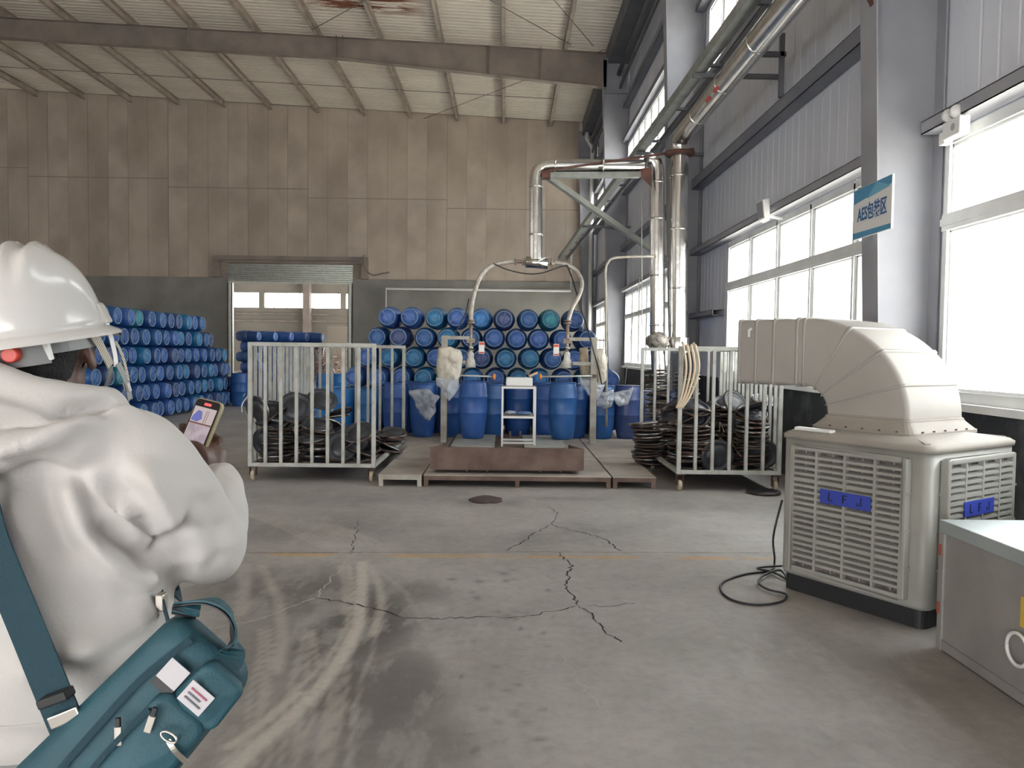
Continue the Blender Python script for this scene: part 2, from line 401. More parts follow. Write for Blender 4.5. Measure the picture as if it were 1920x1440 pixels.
# lintel channel over the doorway
mb = MB()
zl = DZ + .02
mb.box(-12.3, -5.8, YB-.16, YB-.02, zl+.12, zl+.30); mb.box(-12.3, -12.02, YB-.14, YB-.02, z0p, zl+.12); mb.box(-6.1, -5.8, YB-.14, YB-.02, z0p, zl+.12)
mb.box(-12.1,-5.9,YB-.2,YB-.02,zl+.02,zl+.10)
obj('lintel_channel', mb, M['rafter'], wb)
# door with its guides and rolled slats
dr = empty('door_1', (-9.07, YB, 0), kind='structure')
for x in (DX0, DX1 - .18):
    mb = MB(); mb.box(x, x+.18, YB-.16, YB-.12, 0, DZ-.62); mb.box(x, x+.03, YB-.16, YB+.05, 0, DZ-.62); mb.box(x+.15, x+.18, YB-.16, YB+.05, 0, DZ-.62); obj('guide_rail', mb, M['galv'], dr)
for k in range(8):
    z = DZ - .02 - k * .092; mb = MB(); mb.tube([(DX0-.02, YB-.17+.004*k, z-.045), (DX1+.02, YB-.17+.004*k, z-.045)], .05, 8, flat=.9); obj('slat', mb, M['galv'], dr)
mb = MB(); mb.box(DX0, DX1, YB-.18, YB-.10, DZ-.83, DZ-.76); obj('bottom_bar', mb, M['galv'], dr)

# ---- hall beyond the doorway
wf = empty('wall_far', (0, 60, 0), kind='structure')
mb = MB(); mb.box(-34, 6, 60, 60.2, 0, 4.85); mb.box(-34, 6, 60, 60.2, 6.0, 9.5); mb.box(-19.1,-18.7,59.9,60.2,4.8,6.1)
for x in (-26, -12.6, -4): mb.box(x-.2, x+.2, 59.9, 60.2, 4.8, 6.1)
M['farwall'] = mat('beige_far_wall', (.21,.19,.155), .8, col2=(.17,.155,.13), scale=.6)
obj('cladding', mb, M['farwall'], wf)
for x in (-22, -15.3, -8.2):
    mb = MB(); mb.box(x-.25, x+.25, 59.3, 60, 0, 9.5); obj('column', mb, M['rafter'], wf)
for z, h in ((4.3, .12), (3.75, .14), (2.9, .1)):
    mb = MB(); mb.box(-24, 4, 59.75, 59.95, z, z+h); obj('girt', mb, M['rafter'], wf)
wn = empty('window_9', (-15, 60, 4.85), kind='structure')
for k in range(24):
    x = -22 + k * 1.0; mb = MB(); mb.box(x, x+.06, 59.98, 60.06, 4.85, 6.0); obj('mullion', mb, M['frame'], wn)
mb = MB(); mb.box(-24, 4, 60.02, 60.03, 4.85, 6.0); obj('pane', mb, M['glass'], wn)
mb = MB(); mb.box(-34, 6, YB+.3, 61, 9.5, 9.7); o = obj('roof_far', mb, M['rafter'], wf)
mb = MB(); mb.box(-34, -33.8, YB+.3, 61, 0, 9.5); obj('end_cladding', mb, M['farwall'], wf)

# ---- right wall: sheet strips around the windows, sooty plinth, girts, columns
wr = empty('wall_right', (XW, 0, 0), kind='structure')
SILL, HEAD, USILL, UHEAD = 1.26, 3.48, 6.8, 8.15
LOW = [(2.4, 6.66), (7.2, 13.15), (16.0, 24.3), (25.0, 32.0)]
UP = [(.5, 6.3), (7.6, 14.75), (15.9, 24.3), (25.0, 32.2)]
mb = MB(); mb.box(XW, XW+.25, YR, YB, 0, SILL-.06); obj('plinth', mb, M['dado'], wr)
def strip(y0, y1, z0, z1):
    # inner liner sheet with small ribs
    mb = MB(); prof = []; n = max(1, int(round((y1-y0)/.24))); st = (y1-y0)/n
    for i in range(n):
        y = y0 + i*st; prof += [(y, 0), (y+.012, .004), (y+.030, .004), (y+.042, 0)] if i else [(y, .03), (y+.012, .03), (y+.016, 0)]
    prof.append((y1, 0)); vs = []
    for (y, d) in prof: vs += [(XW+.02+d, y, z0), (XW+.02+d, y, z1)]
    mb.add(vs, [(2*i, 2*i+1, 2*i+3, 2*i+2) for i in range(len(prof)-1)])
    mb.box(XW+.06, XW+.12, y0, y1, z0, z1); obj('wall_sheet', mb, M['clad'], wr, w_=False)
y = YR
edges = sorted(set([YR, YB] + [e for a in LOW + UP for e in a]))
def cuts(wins):
    out = []; yy = YR
    for a, b in wins: out.append((yy, a)); yy = b
    out.append((yy, YB)); return out
def tile(y0, y1, z0, z1):
    n = max(1, int(round((y1-y0)/.96))); s = (y1-y0)/n
    for i in range(n): strip(y0+i*s, y0+(i+1)*s, z0, z1)
tile(YR, YB, HEAD+.06, USILL-.06); tile(YR, YB, UHEAD+.06, 11.3)
for a, b in cuts(LOW): tile(a, b, SILL-.06, HEAD+.06)
for a, b in cuts(UP): tile(a, b, USILL-.06, UHEAD+.06)
for z, hh in ((4.92, .19), (HEAD+.12, .11), (USILL-.14, .12), (UHEAD+.16, .12), (9.4, .16), (2.35, .10)):
    spans = [(YR, COLS[0]), (COLS[0], COLS[1]), (COLS[1], COLS[2]), (COLS[2], YB)] if z != 2.35 else [(13.3, COLS[1])]
    for a, b in spans:
        mb = MB(); x1 = XW + .01; mb.box(x1-.20, x1-.19, a+.13, b-.13, z-hh/2, z+hh/2); mb.box(x1-.2, x1, a+.13, b-.13, z+hh/2-.008, z+hh/2); mb.box(x1-.2, x1, a+.13, b-.13, z-hh/2, z-hh/2+.008); obj('girt', mb, M['steel'] if abs(z-HEAD-.12) < .01 else M['girt'], wr)
def xf(z): return 3.36 - .037 * z
for Y in COLS + [YB - .2]:
    zt = 10.9 if Y < YB-1 else 10.7
    mb = MB(); mb.hexa([(xf(0),Y-.006,0),(XW-.01,Y-.006,0),(XW-.01,Y+.006,0),(xf(0),Y+.006,0),(xf(zt),Y-.006,zt),(XW-.01,Y-.006,zt),(XW-.01,Y+.006,zt),(xf(zt),Y+.006,zt)])
    c = obj('column', mb, M['steel'], wr)
    mb = MB(); mb.hexa([(xf(0)-.014,Y-.15,0),(xf(0),Y-.15,0),(xf(0),Y+.15,0),(xf(0)-.014,Y+.15,0),(xf(zt)-.014,Y-.15,zt),(xf(zt),Y-.15,zt),(xf(zt),Y+.15,zt),(xf(zt)-.014,Y+.15,zt)])
    obj('inner_flange', mb, M['steel'], c)
    mb = MB(); mb.box(XW-.014, XW, Y-.15, Y+.15, 0, zt); obj('outer_flange', mb, M['steel'], c)
    mb = MB(); 
    for z in (9.8, 10.85): mb.box(xf(z), XW-.01, Y-.12, Y+.12, z-.01, z+.01)
    obj('stiffener', mb, M['steel'], c)
# eave gutter and bracing
mb = MB(); mb.box(3.12, 3.16, YR, YB-.05, 10.78, 11.34); mb.box(3.12, XW, YR, YB-.05, 10.74, 10.78); mb.box(XW-.06, XW, YR, YB-.05, 10.78, 11.4)
obj('eave_gutter', mb, M['steel_dark'], wr)
mb = MB()
for a, b in zip([YR]+COLS, COLS+[YB-.2]): mb.cyl((3.45, a+.2, 10.35), (3.45, b-.2, 10.35), .07, seg=10)
obj('eave_strut', mb, M['steel_dark'], wr)
mb = MB()
for a, b in zip([YR]+COLS, COLS+[YB-.2]): mb.bar((3.5, a+.2, 9.95), (3.5, b-.2, 9.95), .06, .12)
obj('strut_angle', mb, M['steel_dark'], wr)
# ---- windows
def window(n, y0, y1, z0, z1, rail=None, pane=1.2, skip=False):
    r = empty('window_%d' % n, (XW, y0, z0), kind='structure'); t = .06
    fr = MB(); fr.box(XW-.03, XW+.10, y0, y1, z0-.03, z0+t); fr.box(XW-.03, XW+.10, y0, y1, z1-t, z1+.03); fr.box(XW-.03, XW+.10, y0, y0+t, z0, z1); fr.box(XW-.03, XW+.10, y1-t, y1, z0, z1)
    obj('frame', fr, M['frame'], r)
    sl = MB(); sl.box(XW-.12, XW+.02, y0-.05, y1+.05, z0-.09, z0-.03); obj('sill', sl, M['frame'], r)
    k = max(1, int(round((y1-y0)/pane))); s = (y1-y0)/k
    zs = [z0, z1] if rail is None else [z0, rail, z1]
    for i in range(1, k):
        m_ = MB(); yy = y0+i*s; hw = .045 if i % 2 == 0 else .035; m_.box(XW-.01, XW+.08, yy-hw, yy+hw, z0, z1); m_.box(XW-.03, XW-.01, yy-.02, yy+.02, z0, z1); obj('mullion', m_, M['frame'], r)
    if rail: 
        m_ = MB(); m_.box(XW-.045, XW+.09, y0, y1, rail-.07, rail+.07); m_.box(XW-.06, XW-.045, y0, y1, rail-.03, rail+.03); obj('rail', m_, M['frame'], r)
    for i in range(k):
        for za, zb in zip(zs[:-1], zs[1:]):
            fr2 = MB(); ya_, yb_ = y0+i*s+.04, y0+(i+1)*s-.04; a, b = za+.05, zb-.05; q = .035
            for bx_ in ((ya_, yb_, a, a+q), (ya_, yb_, b-q, b), (ya_, ya_+q, a, b), (yb_-q, yb_, a, b)): fr2.box(XW+.0, XW+.06, *bx_)
            sash = obj('sash', fr2, M['frame'], r)
            g = MB(); g.box(XW+.028, XW+.034, ya_+.01, yb_-.01, a+.01, b-.01); obj('pane', g, M['glass'], sash)
    portal(XW+.3, (y0+y1)/2, (z0+z1)/2, z1-z0+.1, y1-y0+.1, (0, math.pi/2, 0))
LOWN = [1, 2, 3, 4]
for n, (a, b) in zip(LOWN, LOW): window(n, a, b, SILL, HEAD, 2.76, 1.3 if n == 1 else 1.22)
for n, (a, b) in zip([5, 6, 7, 8], UP): window(n, a, b, USILL, UHEAD, None, .95)
# ---- left wall and rear wall (out of view), the rear one with a doorway added for fill light
mb = MB(); mb.box(XL-.2, XL, YR, YB, 0, 6.8); mb.box(XL-.2, XL, YR, YB, 7.25, 13.2)  # open slit added between the two boxes to brighten the hall's left side
portal(XL-.3, (YR+YB)/2, 7.02, .45, YB-YR, (0, -math.pi/2, 0)); o = obj('wall_left', mb, M['alc']); tag(o, kind='structure')
RD = (-16.0, 2.0, 3.3)
mb = MB(); mb.box(XL, RD[0], YR-.2, YR, 0, 13.2); mb.box(RD[1], XW, YR-.2, YR, 0, 12); mb.box(RD[0], RD[1], YR-.2, YR, RD[2], 12.8); o = obj('wall_rear', mb, M['alc']); tag(o, kind='structure')
portal((RD[0]+RD[1])/2, YR-.3, RD[2]/2, RD[1]-RD[0], RD[2], (math.pi/2, 0, 0))
# ================================================================== DRUMS
def two(name, a, b, **k): return mat(name, a, k.pop('rough', .42), col2=b, scale=k.pop('scale', 5), detail=6, bump=.05, **k)
BLUES = [('deep blue', (.010,.055,.21), (.018,.075,.26)), ('royal blue', (.024,.09,.33), (.04,.12,.38)), ('teal blue', (.010,.14,.32), (.02,.18,.36)),
         ('bright blue', (.012,.15,.43), (.03,.19,.50)), ('dusty navy', (.025,.05,.17), (.05,.08,.21)), ('mid blue', (.012,.085,.27), (.03,.11,.32)), ('sea green', (.01,.19,.25), (.02,.24,.30))]
BM = [(n, two('drum_' + n.replace(' ', '_'), a, b), two('drum_end_' + n.replace(' ', '_'), tuple(c*1.1+.012 for c in a), tuple(c*1.25+.06 for c in b), scale=4, rough=.5, lo=.42, hi=.7)) for n, a, b in BLUES]
PROF = [(.150,0),(.172,.012),(.182,.05),(.197,.13),(.213,.26),(.224,.40),(.2275,.405),(.2275,.425),(.226,.43),(.228,.56),(.2275,.66),(.231,.665),(.231,.68),(.226,.69),(.219,.80),(.208,.87),(.200,.895),(.198,.905)]
def drum_meshes():
    b = MB(); b.lathe(PROF, 22); body = b.mesh('body'); weld(body)
    r = MB(); r.lathe([(.197,.898),(.208,.900),(.209,.918),(.197,.921)], 22); ring = r.mesh('clamp_ring'); weld(ring)
    l = MB(); l.lathe([(.196,.900),(.199,.916),(.186,.926),(.178,.926),(.172,.914),(.150,.912),(.146,.918),(.06,.918)], 22)
    lid = l.mesh('lid'); weld(lid)
    h = MB(); h.box(-.135,.135,-.016,.016,.915,.925); h.box(-.15,-.125,-.03,.03,.914,.926); h.box(.125,.15,-.03,.03,.914,.926); hb = h.mesh('moulded_bar')
    # open drum: an inner wall instead of a lid
    o = MB(); o.lathe([(.186,.921),(.184,.86),(.195,.70),(.20,.45),(.16,.03),(.01,.02)], 22, flip=True); inn = o.mesh('inner_wall'); weld(inn)
    # the foot end of a drum, for those lying with their bottoms towards the hall
    P2 = [(.196,0),(.202,.02),(.212,.08),(.222,.16),(.231,.245),(.231,.262),(.2275,.27),(.229,.38),(.2275,.50),(.231,.505),(.231,.52),(.224,.53),(.213,.66),(.203,.78),(.192,.85),(.180,.893),(.170,.905)]
    b2 = MB(); b2.lathe(P2, 22); body2 = b2.mesh('body'); weld(body2)
    r2 = MB(); r2.lathe([(.172,.903),(.174,.914),(.168,.925),(.152,.926),(.148,.912),(.140,.910)], 22); ring2 = r2.mesh('foot_ring'); weld(ring2)
    l2 = MB(); l2.lathe([(.150,.900),(.149,.9125),(.05,.915)], 22); lid2 = l2.mesh('base_disc'); weld(lid2)
    h2 = MB(); h2.box(-.12,.12,-.012,.012,.912,.922); h2.box(-.135,-.105,-.026,.026,.912,.923); h2.box(.105,.135,-.026,.026,.912,.923); hb2 = h2.mesh('moulded_bar')
    return body, ring, lid, hb, inn, body2, ring2, lid2, hb2
DMESH = drum_meshes()
def inst(name, me, m, parent):
    o = bpy.data.objects.new(name, me); COL.objects.link(o); o.parent = parent
    return o
DP = {}
RINGM = two('scuffed_foot_ring', (.10,.19,.33), (.22,.30,.40), scale=9)
def drum(v, loc, rot, label, group=None, lid=True, barrot=0.0, sc=1.0):
    key = (v, lid)
    n, mb_, me_ = BM[v]
    if key not in DP:
        ms = []
        for src, m in ((DMESH[0], mb_), (DMESH[1], mb_), (DMESH[2], me_), (DMESH[3], me_), (DMESH[4], mb_), (DMESH[5], mb_), (DMESH[6], RINGM), (DMESH[7], me_), (DMESH[8], mb_)):
            c = src.copy(); c.materials.append(m); ms.append(c)
        DP[key] = ms
    ms = DP[key]
    r = bpy.data.objects.new('blue_drum', None); r.empty_display_size = .1; COL.objects.link(r)
    r.location = loc; r.rotation_euler = rot; r.scale = (sc, sc, sc); tag(r, label, 'drum', group)
    if rot[0] or rot[1]:
        r.scale = (sc*.968, sc*.968, sc)
        inst('body', ms[5], mb_, r); inst('foot_ring', ms[6], mb_, r); l = inst('base_disc', ms[7], me_, r); q = inst('moulded_bar', ms[8], me_, l); q.rotation_euler = (0,0,barrot)
        return r
    inst('body', ms[0], mb_, r); inst('clamp_ring', ms[1], mb_, r)
    if lid:
        l = inst('lid', ms[2], me_, r); q = inst('moulded_bar', ms[3], me_, l); q.rotation_euler = (0,0,barrot)
    else: inst('inner_wall', ms[4], mb_, r)
    return r
ORD = ['first','second','third','fourth','fifth','sixth','seventh','eighth','ninth','tenth','eleventh','twelfth','thirteenth','fourteenth','fifteenth','sixteenth','seventeenth','eighteenth','nineteenth','twentieth','twenty-first','twenty-second','twenty-third','twenty-fourth','twenty-fifth']
HP = math.pi / 2
# --- central stack, ends facing the hall
YS = 15.25
rows = [('first', 595, [727,769.5,817,856.5,903,945,990,1031.5,1076]),
        ('second', 633, [706,749,793.5,840,882.5,925,968.5,1012,1054.5,1098.5]),
        ('third', 668.5, [686,728,772,814,861,903,948,992,1034,1079,1121]),
        ('fourth', 703, [663,706,751,795,840,884,928,971.5,1014,1057,1101,1143]),
        ('fifth', 738, [685,729,773,817,861,905,949,993,1036,1080,1123]),
        ('lowest', 774, [663,707,751,795,839,883,927,971,1014,1058,1101,1145])]
zrow = [2.27, 1.87, 1.475, 1.07, .665, .245]
tints = [[1,1,2,1,3,4,5,6,0],[5,4,5,2,5,1,1,1,1,0],[1,2,2,1,5,4,2,2,5,1,3],[1,1,1,2,0,3,1,2,3,1,2,1],[5]*11,[0]*12]
for ri, (nm, py, xs) in enumerate(rows):
    for i, x in enumerate(xs):
        X = at(x, py, YS).x; yy = YS + random.uniform(-.07, .07)
        v = tints[ri][i % len(tints[ri])]; hid = ri >= 4
        lab = 'blue drum lying low in the central stack behind the row of upright drums' if hid else '%s drum in the central stack, %s from left, %s row from top' % (BM[v][0], ORD[i], nm)
        drum(v, (X, yy + .926, zrow[ri] + random.uniform(-.008,.008)), (HP, 0, random.uniform(-.04,.04)), lab, 'drums low in the central stack' if hid else 'drums lying in the central stack', barrot=random.uniform(0, 3.1))
# --- left stack, ends facing right, one row behind another down the hall
XE = -7.72
zl_ = [.235, .635, 1.035, 1.435, 1.835, 2.235]
ends = [22.1, 21.85, 21.6, 21.3, 20.4, 19.7]
nm = ['lowest', 'second lowest', 'third lowest', 'third highest', 'second highest', 'highest']
for ri in range(6):
    yy = ends[ri]; i = 0
    while yy > 14.2:
        v = random.choice([5,5,0,1,5,4,2,0,1,5]);  v = 6 if (ri, i) in ((5,7),(2,13)) else v
        drum(v, (XE - .926 + random.uniform(-.05,.06), yy, zl_[ri] + random.uniform(-.006,.006)), (0, HP, random.uniform(-.05,.05)),
             '%s drum in the left stack, %s from its far end, %s row' % (BM[v][0], ORD[i], nm[ri]), 'drums lying in the left stack', barrot=random.uniform(0,3))
        yy -= .468; i += 1
# --- uprights: the row in front of the central stack
DK = .14
up = [(590,3,''),(641,3,''),(691.5,3,''),(742,1,''),(793,1,''),(844,0,''),(921,5,''),(973,0,''),(1025,1,''),(1077,0,''),(1128,5,''),(1176,4,'')]
for i, (px, v, s_) in enumerate(up):
    y = 13.25 + (.03 if i % 2 else -.03) + (.5 if i < 3 else 0)
    X = at(px, 780, y).x
    drum(v, (X, y, DK if i > 2 else 0), (0,0,random.uniform(0,3)), '%s open upright drum, %s from left in the front upright row' % (BM[v][0], ORD[i]), 'upright drums before the central stack', lid=False, barrot=0)
for i, px in enumerate([618,667,716,768,817,868,917,966,1015,1064,1113]):
    y = 13.78; y += .14; X = at(px, 780, y + (.5 if i < 3 else 0)).x; v = [3,1,1,0,5,0,0,1,5,0,4][i]
    drum(v, (X, y + (.42 if i < 3 else 0), DK if i > 2 else 0), (0,0,random.uniform(0,3)), '%s upright drum, %s from left in the second upright row' % (BM[v][0], ORD[i]), 'upright drums before the central stack', lid=i % 2 == 0)
for i, (px, y) in enumerate([(1205,14.35),(1256,14.4)]):
    X = at(px, 780, y).x
    drum(4, (X, y, 0), (0,0,.4), 'dusty navy upright drum behind the risers, %s from the left' % ORD[i], 'upright drums before the central stack', lid=bool(i))
# --- uprights at the near end of the doorway stack
for i, (X, y, v) in enumerate([(-7.5,21.75,5),(-6.98,22.2,4),(-6.45,22.3,0),(-5.9,22.5,1),(-5.3,22.6,3),(-4.8,22.4,3)]):
    drum(v, (X, y, 0), (0,0,i), '%s upright drum between left stack and doorway, %s from the left' % (BM[v][0], ORD[i]), 'upright drums near the doorway', lid=True)
# --- the two drums being filled
def filling(px, v, lab):
    X = at(px, 780, 12.4).x; drum(v, (X, 12.4, .215), (0,0,.7), lab, lid=False); return X
XD1 = filling(887, 1, 'scuffed blue drum standing on the left weighing plate under a hose')
XD2 = filling(1055, 5, 'darker blue drum standing on the right weighing plate under a hose')
# --- drums beyond the doorway
for ri, z in enumerate([.3,.78,1.26,1.74,2.22]):
    for k in range(5):
        X = -12.5 + k*.62 + (ri % 2)*.2
        v = random.choice([0,5,1])
        if ri >= 3:
            drum(v, (X, 36.2 + k*.5, z), (0, HP, -.25), '%s drum lying beyond the doorway, %s from left, %s row up' % (BM[v][0], ORD[k], ORD[ri]), 'drums beyond the doorway', sc=1.18)
        else:
            drum(v, (X, 36.2 + k*.5, z), (0, HP, -.25), 'blue drum lying low in the pile beyond the doorway', 'drums low beyond the doorway', sc=1.18)

# ================================================================== PLATFORM
M['oldpost'] = mat('worn_post', (.30,.27,.22), .65, col2=(.42,.41,.37), scale=6, detail=9)
def deck(x0, x1, y0, y1, lab, legs=True, rusty=False):
    r = empty('deck_platform', ((x0+x1)/2, y0, 0), 0, lab, 'platform', 'low steel deck platforms')
    mb = MB(); mb.box(x0+.006, x1-.006, y0+.004, y1-.004, DK-.008, DK); obj('deck_plate', mb, M['deck'], r)
    m = M['rust'] if rusty else M['oldpost']
    for (a, b, c, d) in ((x0+.01,x1-.01,y0,y0+.05),(x0+.01,x1-.01,y1-.05,y1)):
        mb = MB(); mb.box(a,b,c+.005,d,DK-.06,DK-.009); obj('rail', mb, m, r)
    for x in (x0+.01, x1-.06):
        mb = MB(); mb.box(x, x+.05, y0+.052, y1-.052, DK-.06, DK-.009); obj('rail', mb, m, r)
    xs = [x0+.012, x1-.062] + ([(x0+x1)/2-.025] if x1-x0 > 1 else [])
    for x in xs:
        for yy in (y0+.01, y1-.06):
            mb = MB(); mb.box(x, x+.05, yy, yy+.05, 0, DK-.061); obj('leg', mb, m, r)
YF = 9.06
deck(-1.49, -.962, YF, 10.35, 'small deck platform at the front left corner beside the cage')
deck(-1.49, -.962, 10.38, 11.9, 'deck platform behind the front left corner one')
deck(-.955, 1.285, YF, 13.0, 'wide rusty deck platform under the weighing trough', rusty=True)
deck(1.292, 1.82, YF, 10.7, 'small deck platform at the front right corner, rusty edge', rusty=True)
deck(1.292, 2.9, 10.73, 12.6, 'deck platform behind the front right corner one')
deck(-2.2, -.962, 11.93, 14.1, 'deck platform at the back left under upright drums')
deck(-.955, 1.285, 13.02, 14.1, 'deck platform at the back middle under upright drums')
deck(1.292, 2.62, 12.62, 13.75, 'deck platform at the back right under upright drums')
# trough with tapering sides
tr = empty('weighing_trough', (0, 9.2, DK), 0, 'rusty brown steel trough on the deck holding two weighing plates', 'trough')
tx0, tx1 = -.885, .965
mb = MB(); mb.box(tx0, tx1, 9.20, 9.212, .19, .455); obj('front_plate', mb, M['rust'], tr)
for x, s_ in ((tx0, 1), (tx1-.008, 1)):
    mb = MB(); mb.hexa([(x,9.212,.19),(x+.008,9.212,.19),(x+.008,11.4,.19),(x,11.4,.19),(x,9.212,.45),(x+.008,9.212,.45),(x+.008,11.4,.24),(x,11.4,.24)]); obj('side_plate', mb, M['rust'], tr)
mb = MB(); mb.box(tx0+.05, tx1-.05, 9.22, 12.98, .178, .188); obj('floor_plate', mb, M['rust'], tr)
for x in (-.45,-.2,.45,.7): 
    for yy in (9.35, 12.5):
        mb = MB(); mb.box(x-.015, x+.015, yy, yy+.03, DK+.001, .178); obj('foot', mb, M['rust'], tr)
for (a, b, lab) in ((-.79,-.14,'left'),(.30,.93,'right')):
    r = empty('weighing_plate', ((a+b)/2, 12.2, .19), 0, '%s grey steel weighing plate inside the rusty trough' % lab, 'scale', 'weighing plates')
    mb = MB(); mb.box(a, b, 11.3, 12.95, .197, .213); obj('top_plate', mb, M['galv'] if 0 else M['tube'], r, bevel=.004)
    mb = MB(); mb.box(a+.05, b-.05, 11.35, 12.9, .19, .197); obj('base_frame', mb, M['steel_dark'], r)
# ================================================================== STAND between the drums
st = empty('two_shelf_stand', (.2, 11.75, .19), 0, 'white welded frame stand with two shelves between the filling drums', 'stand')
sx0, sx1, sy0, sy1, sz0, sz1 = -.045, .475, 11.5, 11.95, .19, 1.09
t = .03
for x in (sx0, sx1-t):
    for yy in (sy0, sy1-t):
        mb = MB(); mb.box(x, x+t, yy, yy+t, sz0, sz1); obj('post', mb, M['white'], st)
for z in (sz0+.04, .615, sz1-.03):
    for yy in (sy0, sy1-t):
        mb = MB(); mb.box(sx0+t, sx1-t, yy+.002, yy+t-.002, z, z+.03); obj('rail', mb, M['white'], st)
    for x in (sx0, sx1-t):
        mb = MB(); mb.box(x+.002, x+t-.002, sy0+t, sy1-t, z, z+.03); obj('rail', mb, M['white'], st)
for z in (.647, sz1):
    mb = MB(); mb.box(sx0+.004, sx1-.004, sy0+.004, sy1-.004, z-.002, z+.004); obj('shelf', mb, M['deck'], st)
bx_ = MB()
bx_.box(.02,.42,11.58,11.86,1.095,1.225); single('white_tray', bx_, M['white'], (.2,11.7,1.095), 'white plastic box on top of the frame stand', 'box', bevel=.015)
mb = MB(); mb.bar((.37,11.7,1.245),(.50,11.72,1.30),.02,.035); single('paint_brush', mb, mat('wood_handle',(.45,.33,.2),.6), (.36,11.7,1.23), 'wooden handled brush lying over the white box', 'brush')
mb = MB(); 
def crumple(c, rx, ry, rz, seed, n=14, m=10, amp=.25):
    mb = MB(); rings = []
    for i in range(m+1):
        th = math.pi * (.02 + .96*i/m); ring = []
        for k in range(n):
            ph = 2*math.pi*k/n; d = Vector((math.sin(th)*math.cos(ph), math.sin(th)*math.sin(ph), math.cos(th)))
            f = 1 + amp * noise.noise(d*2.3 + Vector((seed,0,0))) + amp*.8*noise.noise(d*6 + Vector((0,seed,0)))
            ring.append((c[0]+d.x*rx*f, c[1]+d.y*ry*f, c[2]+d.z*rz*f))
        rings.append(ring)
    mb.loft(rings[::-1]); return mb
M['rag'] = mat('rag_cloth', (.45,.47,.5), .9, col2=(.2,.25,.35), scale=14)
M['rag_blue'] = mat('blue_rag', (.05,.12,.30), .9, col2=(.15,.22,.35), scale=14)
single('rag', crumple((.09,11.7,.685),.09,.08,.03,3), M['rag'], (.09,11.7,.655), 'pale crumpled rag on the lower shelf of the stand', 'rag')
single('rag', crumple((.29,11.7,.68),.13,.1,.026,5), M['rag_blue'], (.29,11.7,.655), 'blue crumpled rag on the lower shelf of the stand', 'rag')
br = MB(); br.box(.08,.11,12.05,12.1,.19,.36); br.box(.24,.27,12.05,12.1,.19,.36); br.box(.11,.24,12.06,12.09,.19,.27); br.box(-.05,.40,12.02,12.13,.188,.20)
single('fork_bracket', br, M['rust'], (.17,12.07,.19), 'rusty two-pronged bracket standing on the floor plate behind the stand', 'bracket')
# ================================================================== FILLING POSTS
M['rag_white'] = mat('white_wrap', (.66,.65,.60), .8, col2=(.5,.48,.44), scale=10, bump=.4)
M['rag_white'] = M['rag_white']; M['orange'] = mat('orange_knob', (.75,.27,.05), .5)
def post(side, xp, lab):
    r = empty('filling_post', (xp, 12.35, DK), 0, lab, 'post', 'filling posts')
    base = .19 if side < 0 else DK
    mb = MB(); mb.box(xp-.05, xp+.05, 12.30, 12.40, DK+.001 if abs(xp) > .96 else .189, 1.86); obj('column', mb, M['oldpost'], r, bevel=.006)
    s = 1 if side < 0 else -1
    for z, Lh in ((1.83, .40), (1.44, .34)):
        mb = MB(); a, b = sorted((xp + s*.05, xp + s*Lh)); mb.box(a, b, 12.33, 12.38, z-.03, z+.025); obj('arm', mb, M['oldpost'], r)
    return r
p1 = post(-1, -.972, 'left upright steel filling post with two short arms'); p2 = post(1, 1.425, 'right upright steel filling post with two short arms')
mb = MB(); mb.box(1.475, 1.66, 12.33, 12.37, 1.80, 1.83); obj('tie_bar', mb, M['oldpost'], p2)
def lever(x0, x1, z, s, lab):
    r = empty('lever_rod', (x0, 12.2, z), 0, lab, 'lever', 'levers with orange knobs')
    mb = MB(); mb.tube([(x0,12.22,z+.01),(x1,12.18,z-.01)], .014, 8); obj('rod', mb, M['galv'], r)
    mb = MB(); mb.lathe([(.02,-.02),(.05,-.016),(.052,0),(.05,.016),(.02,.02)], 9, c=(x1, 12.18, z-.01), axis='x'); obj('knob', mb, M['orange'], r)
    mb = MB(); mb.box(x0-.03, x0+.03, 12.20, 12.29, z-.02, z+.03); obj('clamp', mb, M['rust'], r)
lever(-.972, -.165, 1.225, 1, 'steel lever rod with orange knob from the left post')
lever(1.425, .565, 1.235, -1, 'steel lever rod with orange knob from the right post')
# ================================================================== FEED PIPES
YP = 12.95
sc_ = F / YP
def W(px, py, Y=YP): return at(px, py, Y)
def arcpath(p, c, q, n=8):
    p, c, q = Vector(p), Vector(c), Vector(q); return [(p*(1-t)**2 + c*2*t*(1-t) + q*t*t) for t in [i/n for i in range(n+1)]]
def flange(mb, p, d, r, th=.025):
    p = Vector(p); d = Vector(d).normalized(); mb.cyl(p - d*th/2, p + d*th/2, r, seg=16)
def clad_pipe(name, pts, r, lab, bands, cat='pipe', seg=20, group=None):
    root = empty(name, pts[0], 0, lab, cat, group)
    mb = MB(); mb.tube(pts, r, seg); obj('cladding', mb, M['alu'], root, w_=False)
    for (a, d) in bands:
        b = MB(); flange(b, a, d, r+.006, .03); obj('seam_band', b, M['alu'], root)
    return root
